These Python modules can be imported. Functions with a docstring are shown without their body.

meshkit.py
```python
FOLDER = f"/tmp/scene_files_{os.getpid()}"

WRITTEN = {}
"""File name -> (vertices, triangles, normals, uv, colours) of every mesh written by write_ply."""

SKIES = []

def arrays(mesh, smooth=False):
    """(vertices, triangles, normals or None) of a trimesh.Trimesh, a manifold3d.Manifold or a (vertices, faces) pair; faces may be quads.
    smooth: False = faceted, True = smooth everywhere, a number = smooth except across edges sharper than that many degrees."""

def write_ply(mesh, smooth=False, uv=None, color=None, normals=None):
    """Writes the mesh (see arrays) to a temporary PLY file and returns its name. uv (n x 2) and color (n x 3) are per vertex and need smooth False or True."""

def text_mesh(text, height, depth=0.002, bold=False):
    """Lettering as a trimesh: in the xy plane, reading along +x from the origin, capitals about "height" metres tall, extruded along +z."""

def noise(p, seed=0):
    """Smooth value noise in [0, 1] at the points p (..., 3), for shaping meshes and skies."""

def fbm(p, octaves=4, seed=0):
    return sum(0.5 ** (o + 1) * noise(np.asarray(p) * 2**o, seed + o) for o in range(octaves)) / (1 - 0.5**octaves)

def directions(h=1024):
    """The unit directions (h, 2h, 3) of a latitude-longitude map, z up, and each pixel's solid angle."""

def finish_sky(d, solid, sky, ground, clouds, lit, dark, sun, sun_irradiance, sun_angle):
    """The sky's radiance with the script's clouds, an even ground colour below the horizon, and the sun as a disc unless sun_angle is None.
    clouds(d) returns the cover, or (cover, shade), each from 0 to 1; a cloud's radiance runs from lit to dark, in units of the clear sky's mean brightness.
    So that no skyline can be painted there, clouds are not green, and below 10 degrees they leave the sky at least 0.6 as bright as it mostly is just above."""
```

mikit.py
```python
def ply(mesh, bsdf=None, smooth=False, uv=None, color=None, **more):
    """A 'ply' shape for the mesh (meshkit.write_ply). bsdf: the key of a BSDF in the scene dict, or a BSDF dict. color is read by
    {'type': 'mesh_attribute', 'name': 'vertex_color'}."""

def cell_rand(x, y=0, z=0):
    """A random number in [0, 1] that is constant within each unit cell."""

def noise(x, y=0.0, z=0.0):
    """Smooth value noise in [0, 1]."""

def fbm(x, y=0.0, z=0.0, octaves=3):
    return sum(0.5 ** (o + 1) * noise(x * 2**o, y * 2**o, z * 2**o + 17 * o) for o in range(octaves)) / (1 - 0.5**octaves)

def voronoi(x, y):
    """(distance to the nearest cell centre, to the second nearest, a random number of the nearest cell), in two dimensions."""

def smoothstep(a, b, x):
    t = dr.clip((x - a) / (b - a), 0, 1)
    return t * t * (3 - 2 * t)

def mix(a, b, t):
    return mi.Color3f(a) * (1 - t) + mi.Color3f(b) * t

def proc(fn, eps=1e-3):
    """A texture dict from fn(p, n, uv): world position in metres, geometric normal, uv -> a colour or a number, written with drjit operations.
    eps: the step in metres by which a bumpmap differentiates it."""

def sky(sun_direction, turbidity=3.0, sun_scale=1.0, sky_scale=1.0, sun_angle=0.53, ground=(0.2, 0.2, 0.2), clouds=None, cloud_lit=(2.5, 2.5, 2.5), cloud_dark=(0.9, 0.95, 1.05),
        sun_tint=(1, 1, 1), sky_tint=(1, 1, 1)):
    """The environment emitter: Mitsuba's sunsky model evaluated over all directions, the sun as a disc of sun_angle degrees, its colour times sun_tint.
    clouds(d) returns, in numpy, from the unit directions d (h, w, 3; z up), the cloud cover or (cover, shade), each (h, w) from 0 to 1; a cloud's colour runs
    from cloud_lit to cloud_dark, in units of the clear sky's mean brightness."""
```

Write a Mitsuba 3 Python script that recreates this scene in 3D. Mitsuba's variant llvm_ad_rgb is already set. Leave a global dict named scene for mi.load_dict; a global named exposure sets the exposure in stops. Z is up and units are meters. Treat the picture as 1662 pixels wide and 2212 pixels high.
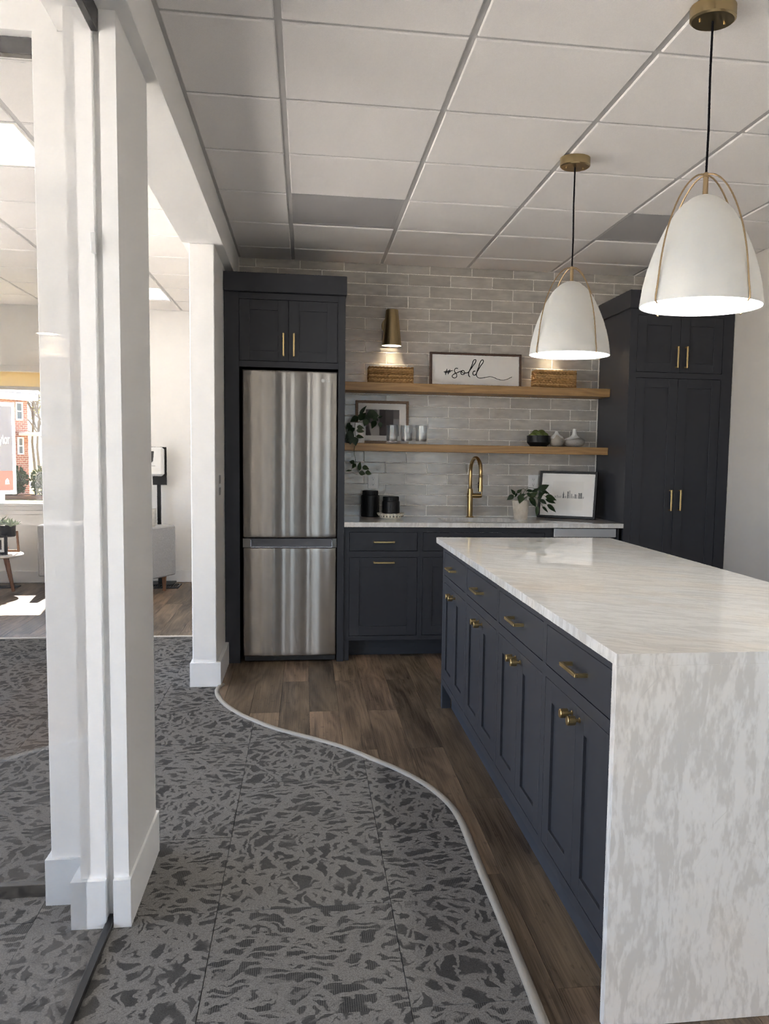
import math, random
import numpy as np
import trimesh
import shapely
from shapely.geometry import Polygon, LineString, Point, box as sbox
import mitsuba as mi
import drjit as dr
import mikit, meshkit
from mikit import noise, fbm, voronoi, cell_rand, smoothstep, mix, proc

random.seed(7)
rng = np.random.default_rng(7)
scene, labels = {}, {}

# ------------------------------------------------------------------ camera, sky, exposure
W, H, F, CX, CY = 1662, 2212, 1900.78, 938.52, 1159.24
YAW, PITCH, ROLL, EYE = 0.146226, -0.092503, 0.016701, 1.354
_cy, _sy, _cp, _sp, _cr, _sr = math.cos(YAW), math.sin(YAW), math.cos(PITCH), math.sin(PITCH), math.cos(ROLL), math.sin(ROLL)
_f = np.array([_sy * _cp, _cy * _cp, _sp]); _r = np.array([_cy, -_sy, 0.0]); _u = np.cross(_r, _f)
_up = -_sr * _r + _cr * _u
scene["camera"] = {
    "type": "perspective", "fov": math.degrees(2 * math.atan(W / 2 / F)), "fov_axis": "x",
    "principal_point_offset_x": (W / 2 - CX) / W, "principal_point_offset_y": (H / 2 - CY) / H,
    "near_clip": 0.05, "far_clip": 500.0,
    "to_world": mi.ScalarTransform4f().look_at(origin=[0, 0, EYE], target=[float(_f[0]), float(_f[1]), EYE + float(_f[2])], up=[float(v) for v in _up])}

exposure = 2.88
SUN = np.array([-0.10, 0.70, 0.735])


def clouds(d):
    n = meshkit.fbm(d * np.array([2.2, 2.2, 5.0]) + 3.1, 4, 2)
    return np.clip((n - 0.42) * 3.0, 0, 0.75)


scene["sky"] = mikit.sky(SUN, turbidity=3.2, sky_scale=4.0, sun_scale=6.5, ground=(0.28, 0.28, 0.27), sun_tint=(.93, 1.0, 1.13), clouds=clouds, cloud_lit=(1.9, 1.9, 1.9), cloud_dark=(1.2, 1.22, 1.28))

# ------------------------------------------------------------------ helpers
def num(k):
    if k not in scene and not any(q.startswith(k + "__") for q in scene) and k not in labels:
        return k
    i = 1
    while True:
        q = f"{k}_{i:03d}"
        if q not in scene and q not in labels and not any(s.startswith(q + "__") for s in scene):
            return q
        i += 1


_count = {}


def part(parent, name, mesh, bsdf, smooth=False, label=None, **kw):
    k = f"{parent}__{name}"
    c = _count.get(k, 0); _count[k] = c + 1
    if c:
        k = f"{k}_{c:03d}"
    scene[k] = mesh if isinstance(mesh, dict) else mikit.ply(mesh, bsdf, smooth, **kw)
    if label:
        labels[k] = {"label": label}
    return k


def thing(name, label, cat, group=None, kind=None):
    k = num(name)
    labels[k] = {"label": label, "category": cat}
    if group: labels[k]["group"] = group
    if kind: labels[k]["kind"] = kind
    return k


def solid(name, mesh, bsdf, label, cat, smooth=False, group=None, kind=None):
    k = thing(name, label, cat, group, kind)
    scene[k] = mikit.ply(mesh, bsdf, smooth)
    return k


_sg = np.array([[i, j, k] for i in (-1, 1) for j in (-1, 1) for k in (-1, 1)], float)
_tpl = np.concatenate([_sg * 1.0 - np.eye(3)[a] * _sg * 0 for a in range(3)])
_chv = []
for s in _sg:
    for a in range(3):
        _chv.append((s, np.array([1.0 if q != a else 0.0 for q in range(3)])))
_hull = trimesh.convex.convex_hull(np.array([s * (2.0) - s * m * 0.3 for s, m in _chv]))
_order = [int(np.argmin(np.linalg.norm(_hull.vertices - (s * 2.0 - s * m * 0.3), axis=1))) for s, m in _chv]
_inv = {v: i for i, v in enumerate(_order)}
_chf = np.array([[_inv[v] for v in f] for f in _hull.faces])


def B(x0, x1, y0, y1, z0, z1, c=0.0012):
    x0, x1 = min(x0, x1), max(x0, x1); y0, y1 = min(y0, y1), max(y0, y1); z0, z1 = min(z0, z1), max(z0, z1)
    h = np.array([x1 - x0, y1 - y0, z1 - z0]) / 2; ctr = np.array([x0 + x1, y0 + y1, z0 + z1]) / 2
    c = min(c, 0.45 * h.min())
    if c <= 0:
        m = trimesh.creation.box(2 * h); m.apply_translation(ctr); return m
    v = np.array([ctr + s * h - s * m * c for s, m in _chv])
    return trimesh.Trimesh(v, _chf, process=False)


def cat(*ms):
    ms = [m for q in ms for m in (q if isinstance(q, (list, tuple)) else [q])]
    return trimesh.util.concatenate(ms)


def tube(pts, r, n=10, caps=True):
    p = np.asarray(pts, float); r = np.broadcast_to(np.asarray(r, float), (len(p),))
    t = np.gradient(p, axis=0); t /= np.linalg.norm(t, axis=1, keepdims=True) + 1e-12
    a = np.cross(t[0], [0, 0, 1.0]); a = a if np.linalg.norm(a) > 1e-3 else np.cross(t[0], [1.0, 0, 0]); a /= np.linalg.norm(a)
    rings = []
    for i in range(len(p)):
        a = a - t[i] * (a @ t[i]); a /= np.linalg.norm(a); b = np.cross(t[i], a)
        an = np.arange(n) * 2 * np.pi / n
        rings.append(p[i] + r[i] * (np.cos(an)[:, None] * a + np.sin(an)[:, None] * b))
    v = np.concatenate(rings); f = []
    for i in range(len(p) - 1):
        for j in range(n):
            q = (j + 1) % n
            f += [[i * n + j, i * n + q, (i + 1) * n + q], [i * n + j, (i + 1) * n + q, (i + 1) * n + j]]
    if caps:
        v = np.vstack([v, p[0], p[-1]]); k = len(p) * n
        for j in range(n):
            q = (j + 1) % n
            f += [[k, q, j], [k + 1, (len(p) - 1) * n + j, (len(p) - 1) * n + q]]
    return trimesh.Trimesh(v, np.array(f), process=False)


def spline(pts, n=40):
    from scipy.interpolate import CubicSpline
    p = np.asarray(pts, float); d = np.concatenate([[0], np.cumsum(np.linalg.norm(np.diff(p, axis=0), axis=1))])
    return CubicSpline(d, p)(np.linspace(0, d[-1], n))


def lathe(prof, x=0, y=0, z=0, seg=48):
    """profile of (r, z), from the bottom outside upward so that normals face out"""
    m = trimesh.creation.revolve(np.asarray(prof, float), sections=seg)
    m.apply_translation([x, y, z]); return m


def cylx(x0, x1, y, z, r, ch=0.001, seg=28):
    m = lathe([(0, 0), (r - ch, 0), (r, ch), (r, abs(x1 - x0) - ch), (r - ch, abs(x1 - x0)), (0, abs(x1 - x0))], seg=seg)
    m.apply_transform(trimesh.transformations.rotation_matrix(np.pi / 2, [0, 1, 0])); m.apply_translation([min(x0, x1), y, z]); return m


def ext(poly, h, z=0.0):
    ms = [trimesh.creation.extrude_polygon(g, h, engine="earcut") for g in getattr(poly, "geoms", [poly]) if g.area > 1e-7]
    m = cat(ms); m.apply_translation([0, 0, z]); return m


def ease(m, d=None):
    return m


class Face:
    """front of a cabinet: u across, v up, w outward; ax 'y' faces the camera (-y), ax 'x' faces left (-x), where u runs along y"""
    def __init__(s, ax, at): s.ax, s.at = ax, at
    def box(s, u0, u1, v0, v1, w0, w1, c=0.0012):
        return B(u0, u1, s.at - w1, s.at - w0, v0, v1, c) if s.ax == "y" else B(s.at - w1, s.at - w0, u0, u1, v0, v1, c)
    def prism(s, poly, w0, w1):
        if s.ax == "x": poly = shapely.affinity.scale(poly, -1, 1, origin=(0, 0))
        m = ext(poly, w1 - w0, w0)
        M = np.eye(4)
        M[:3, :3] = [[1, 0, 0], [0, 0, -1], [0, 1, 0]] if s.ax == "y" else [[0, 0, -1], [-1, 0, 0], [0, 1, 0]]
        M[:3, 3] = [0, s.at, 0] if s.ax == "y" else [s.at, 0, 0]
        m.apply_transform(M); return m


def shaker(parent, fc, u0, u1, v0, v1, stile, rail, name="door"):
    t = 0.019
    fr = cat(fc.box(u0, u0 + stile, v0, v1, -t, 0, .0009), fc.box(u1 - stile, u1, v0, v1, -t, 0, .0009),
             fc.box(u0 + stile, u1 - stile, v0, v0 + rail, -t, -.0001, .0009), fc.box(u0 + stile, u1 - stile, v1 - rail, v1, -t, -.0001, .0009))
    k = part(parent, name, fr, "cabinet_paint")
    part(k, "panel", fc.box(u0 + stile - .004, u1 - stile + .004, v0 + rail - .004, v1 - rail + .004, -t + .002, -.009, 0), "cabinet_paint")
    return k


def slab(parent, fc, u0, u1, v0, v1, name="drawer"):
    return part(parent, name, fc.box(u0, u1, v0, v1, -.019, 0, .0012), "cabinet_paint")


def pull(parent, fc, u, v, L, horiz=True, off=.034):
    a = .0052
    if horiz:
        m = cat(fc.box(u - L / 2, u + L / 2, v - a, v + a, off - .009, off, .0012), fc.box(u - L / 2, u - L / 2 + .010, v - a, v + a, 0, off - .009, 0), fc.box(u + L / 2 - .010, u + L / 2, v - a, v + a, 0, off - .009, 0))
    else:
        m = cat(fc.box(u - a, u + a, v - L / 2, v + L / 2, off - .009, off, .0012), fc.box(u - a, u + a, v - L / 2, v - L / 2 + .010, 0, off - .009, 0), fc.box(u - a, u + a, v + L / 2 - .010, v + L / 2, 0, off - .009, 0))
    return part(parent, "handle", m, "brass", label="brushed brass bar pull")


def frame_poly(u0, u1, v0, v1, holes):
    p = sbox(u0, v0, u1, v1)
    for h in holes:
        p = p.difference(sbox(h[0] - .0022, h[2] - .0022, h[1] + .0022, h[3] + .0022))
    return p


def dressed(m, amp, freq, seed=0, axes=(1, 1, 1)):
    v = m.vertices; n = m.vertex_normals
    m.vertices = v + n * ((meshkit.fbm(v * freq, 3, seed) - .5) * 2 * amp)[:, None]
    return m


# ------------------------------------------------------------------ materials
def rgb(*c): return {"type": "rgb", "value": list(c)}
def prin(col, rough=.5, metal=0.0, spec=.5, **kw):
    c = col if isinstance(col, dict) else rgb(*col)
    return {"type": "twosided", "bsdf": {"type": "principled", "base_color": c, "roughness": rough, "metallic": metal, "specular": spec, **kw}}
def diff(col): return {"type": "twosided", "bsdf": {"type": "diffuse", "reflectance": col if isinstance(col, dict) else rgb(*col)}}
def bump(b, fn, eps=1e-3, scale=1.0):
    return {"type": "twosided", "bsdf": {"type": "bumpmap", "arbitrary": proc(fn, eps), "scale": scale, "bsdf": b["bsdf"]}}

M = scene
M["cabinet_paint"] = prin((.0300, .0325, .0395), .40, spec=.22)
M["toe_paint"] = prin((.022, .027, .036), .5)
M["black_gap"] = diff((.006, .006, .007))
M["wall_paint"] = diff((.80, .795, .785))
M["accent_paint"] = diff((.22, .21, .20))
M["greige_paint"] = diff((.60, .575, .545))
M["trim_paint"] = prin((.80, .795, .785), .35, spec=.4)
M["brass"] = prin((.62, .46, .22), .30, metal=1.0)
M["aged_brass"] = prin((.42, .325, .18), .27, metal=1.0)
M["rod_brass"] = prin((.36, .255, .145), .38, metal=.85)
M["faucet_brass"] = prin((.43, .30, .14), .20, metal=1.0)
M["chrome"] = {"type": "twosided", "bsdf": {"type": "roughconductor", "material": "Cr", "alpha": .06}}
M["brushed_steel"] = {"type": "twosided", "bsdf": {"type": "roughconductor", "specular_reflectance": rgb(.425, .402, .372), "material": "none", "distribution": "ggx", "alpha_u": .012, "alpha_v": .26}}
M["plain_steel"] = prin((.50, .52, .55), .32, metal=.85)
M["plain_corner_steel"] = prin((.30, .285, .265), .28, metal=1.0)
M["recess_steel"] = prin((.10, .10, .105), .4, metal=.5)
M["dark_plastic"] = prin((.016, .016, .017), .4)
M["matte_black"] = prin((.0055, .006, .007), .40, spec=.28)
M["black_metal"] = prin((.011, .011, .012), .38, spec=.5)
M["cord_black"] = diff((.008, .008, .010))
M["lamp_white"] = prin((.74, .73, .69), .38, spec=.4)
M["lamp_inside"] = diff((.90, .89, .86))
M["white_plastic"] = prin((.78, .78, .77), .35)
M["white_ceramic"] = prin((.76, .75, .73), .22)
M["paper_white"] = diff((.80, .79, .77))
M["ink"] = diff((.018, .018, .020))
M["sink_white"] = prin((.62, .62, .61), .3)
M["glass_pane"] = {"type": "thindielectric", "int_ior": 1.5}
M["tumbler_glass"] = {"type": "dielectric", "int_ior": 1.5, "ext_ior": 1.0}
M["grout"] = diff((.80, .775, .735))
M["subfloor"] = diff((.03, .027, .025))
M["tee_paint"] = diff((.50, .49, .485))
M["grey_panel"] = diff((.40, .395, .40))
M["terracotta_beige"] = prin(proc(lambda p, n, uv: mix((.40, .36, .30), (.62, .57, .50), fbm(p.x * 45, p.y * 45, p.z * 30))), .8)
M["vase_clay"] = prin(proc(lambda p, n, uv: mix(mix((.31, .285, .25), (.39, .355, .305), fbm(p.x * 30, p.y * 30, p.z * 30)), (.78, .77, .75), smoothstep(1.493, 1.498, p.z + .03 * (noise(p.x * 30, p.y * 30) - .5)))), .65)
M["vase_stone"] = prin(proc(lambda p, n, uv: mix(mix((.29, .28, .265), (.22, .21, .20), smoothstep(.62, .7, fbm(p.x * 130, p.y * 130, p.z * 130))), (.76, .76, .75), smoothstep(1.488, 1.491, p.z - .20 * (p.x - 1.905)))), .6)
M["lime_skin"] = prin(proc(lambda p, n, uv: mix((.055, .085, .018), (.12, .15, .035), fbm(p.x * 60, p.y * 60, p.z * 60))), .45)


def leaf_fn(a, b):
    return proc(lambda p, n, uv: mix(a, b, fbm(p.x * 90, p.y * 90, p.z * 90)))


M["leaf_dark"] = prin(leaf_fn((.007, .016, .007), (.017, .034, .014)), .45, spec=.22)
M["leaf_mid"] = prin(leaf_fn((.015, .030, .011), (.034, .056, .022)), .45, spec=.22)
M["leaf_pale"] = prin(leaf_fn((.12, .17, .10), (.22, .28, .18)), .6)
M["stem_green"] = diff((.05, .06, .025))


def wood(along, light, dark, seed=0.0, fine=1.0):
    def fn(p, n, uv):
        c = {"x": (p.x, p.y, p.z), "y": (p.y, p.x, p.z), "z": (p.z, p.x, p.y)}[along]
        l, a, b = c[0] + seed * 3.71, c[1] + seed, c[2] + seed * 1.3
        w = fbm(l * 1.7, a * 9, b * 9) * 1.0
        ring = dr.sin((a * 26 + b * 26 + w * 5.5) * 6.283) * .5 + .5
        g = fbm(l * 9, a * 240 * fine, b * 240 * fine)
        return mix(light, dark, dr.clip(ring * .45 + g * .75 - .2, 0, 1))
    return proc(fn)


M["oak"] = prin(wood("x", (.370, .222, .092), (.235, .128, .048), 1.0), .45)
M["walnut"] = prin(wood("z", (.24, .115, .055), (.12, .055, .028), 2.0), .45)
M["walnut_frame"] = prin(wood("x", (.215, .135, .085), (.125, .075, .045), 4.0), .55)
M["dark_wood_frame"] = prin(wood("x", (.065, .032, .022), (.035, .018, .013), 3.0), .5)


def plank_fn(seed, tone, warm):
    def fn(p, n, uv):
        s = seed * 7.13
        a, l = p.x, p.y + s
        blot = fbm(a * 9 + s, l * 1.6, seed)
        w = fbm(a * 7 + s, l * 1.1, 5.0 + seed)
        ring = dr.sin((a * 16 + w * 6) * 6.283) * .5 + .5
        g = fbm(a * 330, l * 7, seed)
        t = dr.clip(blot * 1.15 + ring * .22 + g * .55 - .52, 0, 1)
        fleck = smoothstep(.72, .80, fbm(a * 60 + s, l * 22, 3.0)) * .35
        c = mix((.040 * tone, .029 * tone, .022 * tone), (.200 * tone * warm, .145 * tone, .098 * tone), t)
        return c * (1 - fleck * .6)
    return proc(fn)


PL = []
for i, (t, w) in enumerate([(.82, .97), (1.0, 1.0), (.92, .96), (1.25, 1.04), (.72, .96), (1.1, .98)]):
    M[f"plank_{i}"] = prin(plank_fn(i + 1.0, t, w), .42, spec=.35); PL.append(f"plank_{i}")


CTX, CTY, CTS = -.2545, 2.030, .515


def carpet_fn(p, n, uv):
    i, j = dr.floor((p.x - CTX) / CTS), dr.floor((p.y - CTY) / CTS)
    r = cell_rand(i + 40, j + 40)
    par = (i + j) - 2 * dr.floor((i + j) * .5)
    turn = par > .5
    a = dr.select(turn, p.y, p.x) + r * 7.3
    b = dr.select(turn, p.x, p.y) + r * 3.1
    wx = (fbm(a * 14, b * 14, 1.0) - .5) * .060 + (noise(a * 95, b * 95, 3.0) - .5) * .010
    wy = (fbm(a * 14, b * 14, 7.0) - .5) * .060 + (noise(a * 95, b * 95, 8.0) - .5) * .010
    rag = (fbm(a * 150, b * 150, 2.0) - .5) * .30
    strand = mi.Float(0)
    for k, (th, sp, wd) in enumerate(((.10, .036, .165), (.50, .058, .150), (-.46, .062, .150), (1.15, .085, .125), (-1.05, .095, .12))):
        c, s = math.cos(th), math.sin(th)
        u = (a + wx) * c + (b + wy) * s
        v = (-(a + wx) * s + (b + wy) * c) / sp + k * 3.7
        q = dr.floor(v)
        off = .5 + (cell_rand(q + 90, k + 5, 3) - .5) * .5
        on = smoothstep(.40, .48, noise(u * 11 + cell_rand(q + 90, k, 1) * 50, q, k + .5))
        d = dr.abs(v - q - off)
        w = wd * (.6 + .9 * noise(u * 26, q, k + 9.5))
        strand = dr.maximum(strand, (1 - smoothstep(w * .75, w * 1.25, d + rag * .22)) * on)
    rib = smoothstep(.35, .65, dr.sin(a * 6.283 / .0056) * .5 + .5)
    pile = noise(p.x * 430, p.y * 430)
    c1 = noise(a * 22, b * 30, 4.0)
    dark = mix((.030, .0305, .0315), (.088, .0865, .0855), rib * .55 + c1 * .30)
    light = mix((.135, .131, .127), (.180, .175, .169), pile)
    return mix(dark, light, strand) * (.84 + .32 * pile)


M["carpet"] = diff(proc(carpet_fn))
M["edge_strip"] = prin((.255, .235, .205), .5)
M["transition_strip"] = prin((.42, .385, .34), .5)


def stone_fn(p, n, uv):
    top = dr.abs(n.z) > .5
    a = dr.select(top, p.x * .82 - p.y * .57, p.z)
    b = dr.select(top, p.x * .57 + p.y * .82, p.x + p.y * 1.0)
    fa = dr.select(top, 9.0, 7.0); fb = dr.select(top, 62.0, 34.0)
    w = (fbm(a * 3.2, b * 9, 4.0) - .5)
    f = fbm(a * fa + w, b * fb + w * 7, 1.0)
    g = fbm(a * 30 + w * 2, b * 110 + w * 6, 6.0)
    h = fbm(a * 70, b * 150, 8.0)
    blot = smoothstep(.40, .60, f * .50 + g * .32 + h * .18)
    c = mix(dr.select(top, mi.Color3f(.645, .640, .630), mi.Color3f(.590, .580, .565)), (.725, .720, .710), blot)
    v = fbm(a * 5 + 3 + w * 3, b * 17 + w * 10, 12.0)
    vein = (1 - smoothstep(.0, .014, dr.abs(v - .5))) * smoothstep(.48, .64, fbm(a * 8, b * 12, 20.0))
    warm = smoothstep(.46, .72, fbm(a * 2.2, b * 5, 30.0))
    c = c * mix((1, 1, 1), (1.01, .982, .95), warm)
    return mix(c, (.46, .45, .435), vein * .30)


M["stone"] = {"type": "twosided", "bsdf": {"type": "plastic", "diffuse_reflectance": proc(stone_fn), "int_ior": 1.55, "nonlinear": False}}
M["marble"] = prin(proc(lambda p, n, uv: mix((.74, .74, .74), (.40, .40, .41), smoothstep(.52, .66, fbm(p.x * 9, p.y * 14, 2.0)) * .8)), .2)

TILES = []
for i, (cr, cg, cb) in enumerate([(.405, .380, .350), (.430, .405, .375), (.380, .357, .328), (.412, .394, .370)]):
    def tfn(p, n, uv, c=(cr, cg, cb), s=i * 3.3):
        m = fbm(p.x * 16 + s, p.z * 44, s)
        return mi.Color3f(*c) * (.78 + .44 * m)
    def hfn(p, n, uv, s=i * 2.1):
        return fbm(p.x * 26 + s, p.z * 42, s) * .0008 + noise(p.x * 120, p.z * 150, s) * .00016
    M[f"glaze_{i}"] = bump(prin(proc(tfn), .13, spec=.5), hfn, 2e-3)
    TILES.append(f"glaze_{i}")

M["ceiling_tile"] = diff(proc(lambda p, n, uv: mi.Color3f(.79, .77, .755) * (.965 + .07 * noise(p.x * 420, p.y * 420))))
BASK = []
for i, c in enumerate([(.36, .195, .070), (.27, .14, .048), (.44, .26, .105)]):
    M[f"rush_{i}"] = prin(proc(lambda p, n, uv, c=c: mi.Color3f(*c) * (.6 + .75 * fbm(p.x * 160, p.y * 160, p.z * 420))), .6); BASK.append(f"rush_{i}")
M["fabric_grey"] = diff(proc(lambda p, n, uv: mi.Color3f(.40, .40, .405) * (.68 + .6 * fbm(p.x * 190, p.y * 190, p.z * 190))))
M["fabric_pillow"] = diff(proc(lambda p, n, uv: mix((.34, .33, .31), (.62, .60, .57), fbm(p.x * 60, p.y * 60, p.z * 90))))
M["soil"] = diff((.03, .022, .016))
M["shade_fabric"] = {"type": "principledthin", "base_color": rgb(.74, .64, .46), "roughness": .9, "diff_trans": 1.1, "spec_trans": 0.0}
M["ivory_carved"] = prin(proc(lambda p, n, uv: mix((.70, .65, .55), (.30, .25, .18), smoothstep(.58, .75, fbm(p.x * 110, p.y * 110, p.z * 110)))), .8)
M["led_white"] = diff((.8, .8, .8))
# outdoors
M["lawn"] = diff(proc(lambda p, n, uv: mix((.40, .34, .20), (.27, .25, .12), fbm(p.x * .8, p.y * .8) * .5 + noise(p.x * 9, p.y * 9) * .5)))
M["concrete"] = diff((.54, .54, .54))
M["asphalt"] = diff((.19, .19, .20))
M["mulch"] = diff((.13, .075, .05))


def brick_fn(p, n, uv):
    u = p.x + p.y; r = dr.floor(p.z / .075); s = u / .22 + .5 * (r - 2 * dr.floor(r * .5))
    fu, fz = s - dr.floor(s), p.z / .075 - r
    mort = ((fu < .06) | (fz < .16))
    c = mix((.25, .095, .075), (.34, .145, .115), cell_rand(dr.floor(s), r, 3))
    return dr.select(mort, mi.Color3f(.52, .46, .40), c)


M["brick"] = diff(proc(brick_fn))
M["roof_shingle"] = diff((.26, .26, .28))
M["outdoor_white"] = diff((.80, .79, .78))
M["far_glass"] = prin((.10, .12, .14), .1)
M["hedge_leaf"] = diff((.035, .050, .025))
M["bark"] = diff((.17, .14, .11))
M["pale_leaf"] = diff((.34, .33, .12))
M["sign_slate"] = prin((.20, .195, .225), .35)
M["sign_red"] = prin((.34, .13, .105), .35)
M["siding"] = diff((.62, .60, .57))

# ------------------------------------------------------------------ the setting
YB, CZ, LZ, YL = 6.29, 2.678, 2.76, 9.30
XR, YFRONT, XOFF = 2.86, -4.0, -3.6
XG = -.5475                                         # glass partition
BXL, BXR, BZ = -.678, -.4556, 2.495                 # beam

# floor -------------------------------------------------------------
thing("floor", "floor of patterned grey carpet tiles and dark wood planks meeting along a curved edge", "floor", kind="structure")
part("floor", "subfloor", B(XOFF - .2, XR + .2, YFRONT - .2, YL + .1, -.06, -.0085, 0), "subfloor")
curve = [(-.472, 5.150), (-.493, 5.046), (-.489, 4.975), (-.467, 4.87), (-.43, 4.752), (-.365, 4.606), (-.293, 4.482), (-.226, 4.391), (-.139, 4.281), (-.057, 4.202), (.045, 4.108), (.173, 3.977),
         (.289, 3.82), (.38, 3.69), (.448, 3.575), (.508, 3.442), (.545, 3.325), (.568, 3.208), (.577, 3.058), (.576, 2.889), (.574, 2.694), (.574, 2.534), (.574, 2.391), (.573, 2.242), (.572, 2.101), (.570, 1.951), (.570, 1.5), (.570, 0.9)]
edge = spline([(x, y, 0) for x, y in curve], 160)[:, :2]
kit = Polygon(list(map(tuple, edge)) + [(XR, .9), (XR, YB), (-.505, YB), (-.505, 5.150)]).buffer(0)
lob = sbox(XOFF, 6.565, -.64, YL)
carp = sbox(XOFF, .9, .62, 6.53).difference(kit.buffer(.012))
PW, PLEN = .1535, 1.25
pvar = np.random.default_rng(3)


def lay_planks(region, x0, y0, tag_):
    mnx, mny, mxx, mxy = region.bounds
    for i in range(int(math.floor((mnx - x0) / PW)), int(math.ceil((mxx - x0) / PW))):
        yy = y0 + (PLEN / 2 if i % 2 else 0)
        for j in range(int(math.floor((mny - yy) / PLEN)), int(math.ceil((mxy - yy) / PLEN))):
            g = region.intersection(sbox(x0 + i * PW + .0007, yy + j * PLEN + .0007, x0 + (i + 1) * PW - .0007, yy + (j + 1) * PLEN - .0007))
            if g.area < 2e-4: continue
            part("floor", "plank", ext(g, .0085 + .0006 * pvar.random(), -.0085), PL[int(pvar.integers(len(PL)))])


lay_planks(kit, .0242, 3.938 - .625, "kitchen")
lay_planks(lob, .0242 - .0225, 7.955, "lobby")
for i in range(-7, 3):
    for j in range(-3, 9):
        x0, y0 = CTX + i * CTS, CTY + j * CTS
        g = carp.intersection(sbox(x0 + .0008, y0 + .0008, x0 + CTS - .0008, y0 + CTS - .0008))
        if g.area < 4e-4: continue
        part("floor", "carpet_tile", ext(g, .0085 + .0012 * ((i + j) % 2), -.0085), "carpet")
rest = sbox(XOFF, YFRONT, XR, 6.53).difference(sbox(CTX - 7 * CTS, CTY - 3 * CTS, CTX + 3 * CTS, 6.54)).difference(sbox(-.5, .9, XR, YB + .1)).difference(kit)
part("floor", "carpet", ext(rest, .0085, -.0085), "carpet")
ring = LineString(edge).buffer(.0145, cap_style=2)
prof = np.array([(-.0145, -.004), (-.0135, .004), (-.008, .0105), (0, .0125), (.008, .0105), (.0135, .004), (.0145, -.004)])
tg = np.gradient(edge, axis=0); tg /= np.linalg.norm(tg, axis=1, keepdims=True); nn = np.stack([-tg[:, 1], tg[:, 0]], 1)
sv = np.concatenate([np.column_stack([edge[i] + nn[i] * q[0], q[1]]).reshape(1, 3) if False else np.array([[*(edge[i] + nn[i] * q[0]), q[1]] for q in prof]) for i in range(len(edge))])
k7 = len(prof)
sf = np.array([[[i * k7 + j, (i + 1) * k7 + j, (i + 1) * k7 + j + 1], [i * k7 + j, (i + 1) * k7 + j + 1, i * k7 + j + 1]] for i in range(len(edge) - 1) for j in range(k7 - 1)]).reshape(-1, 3)
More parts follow.
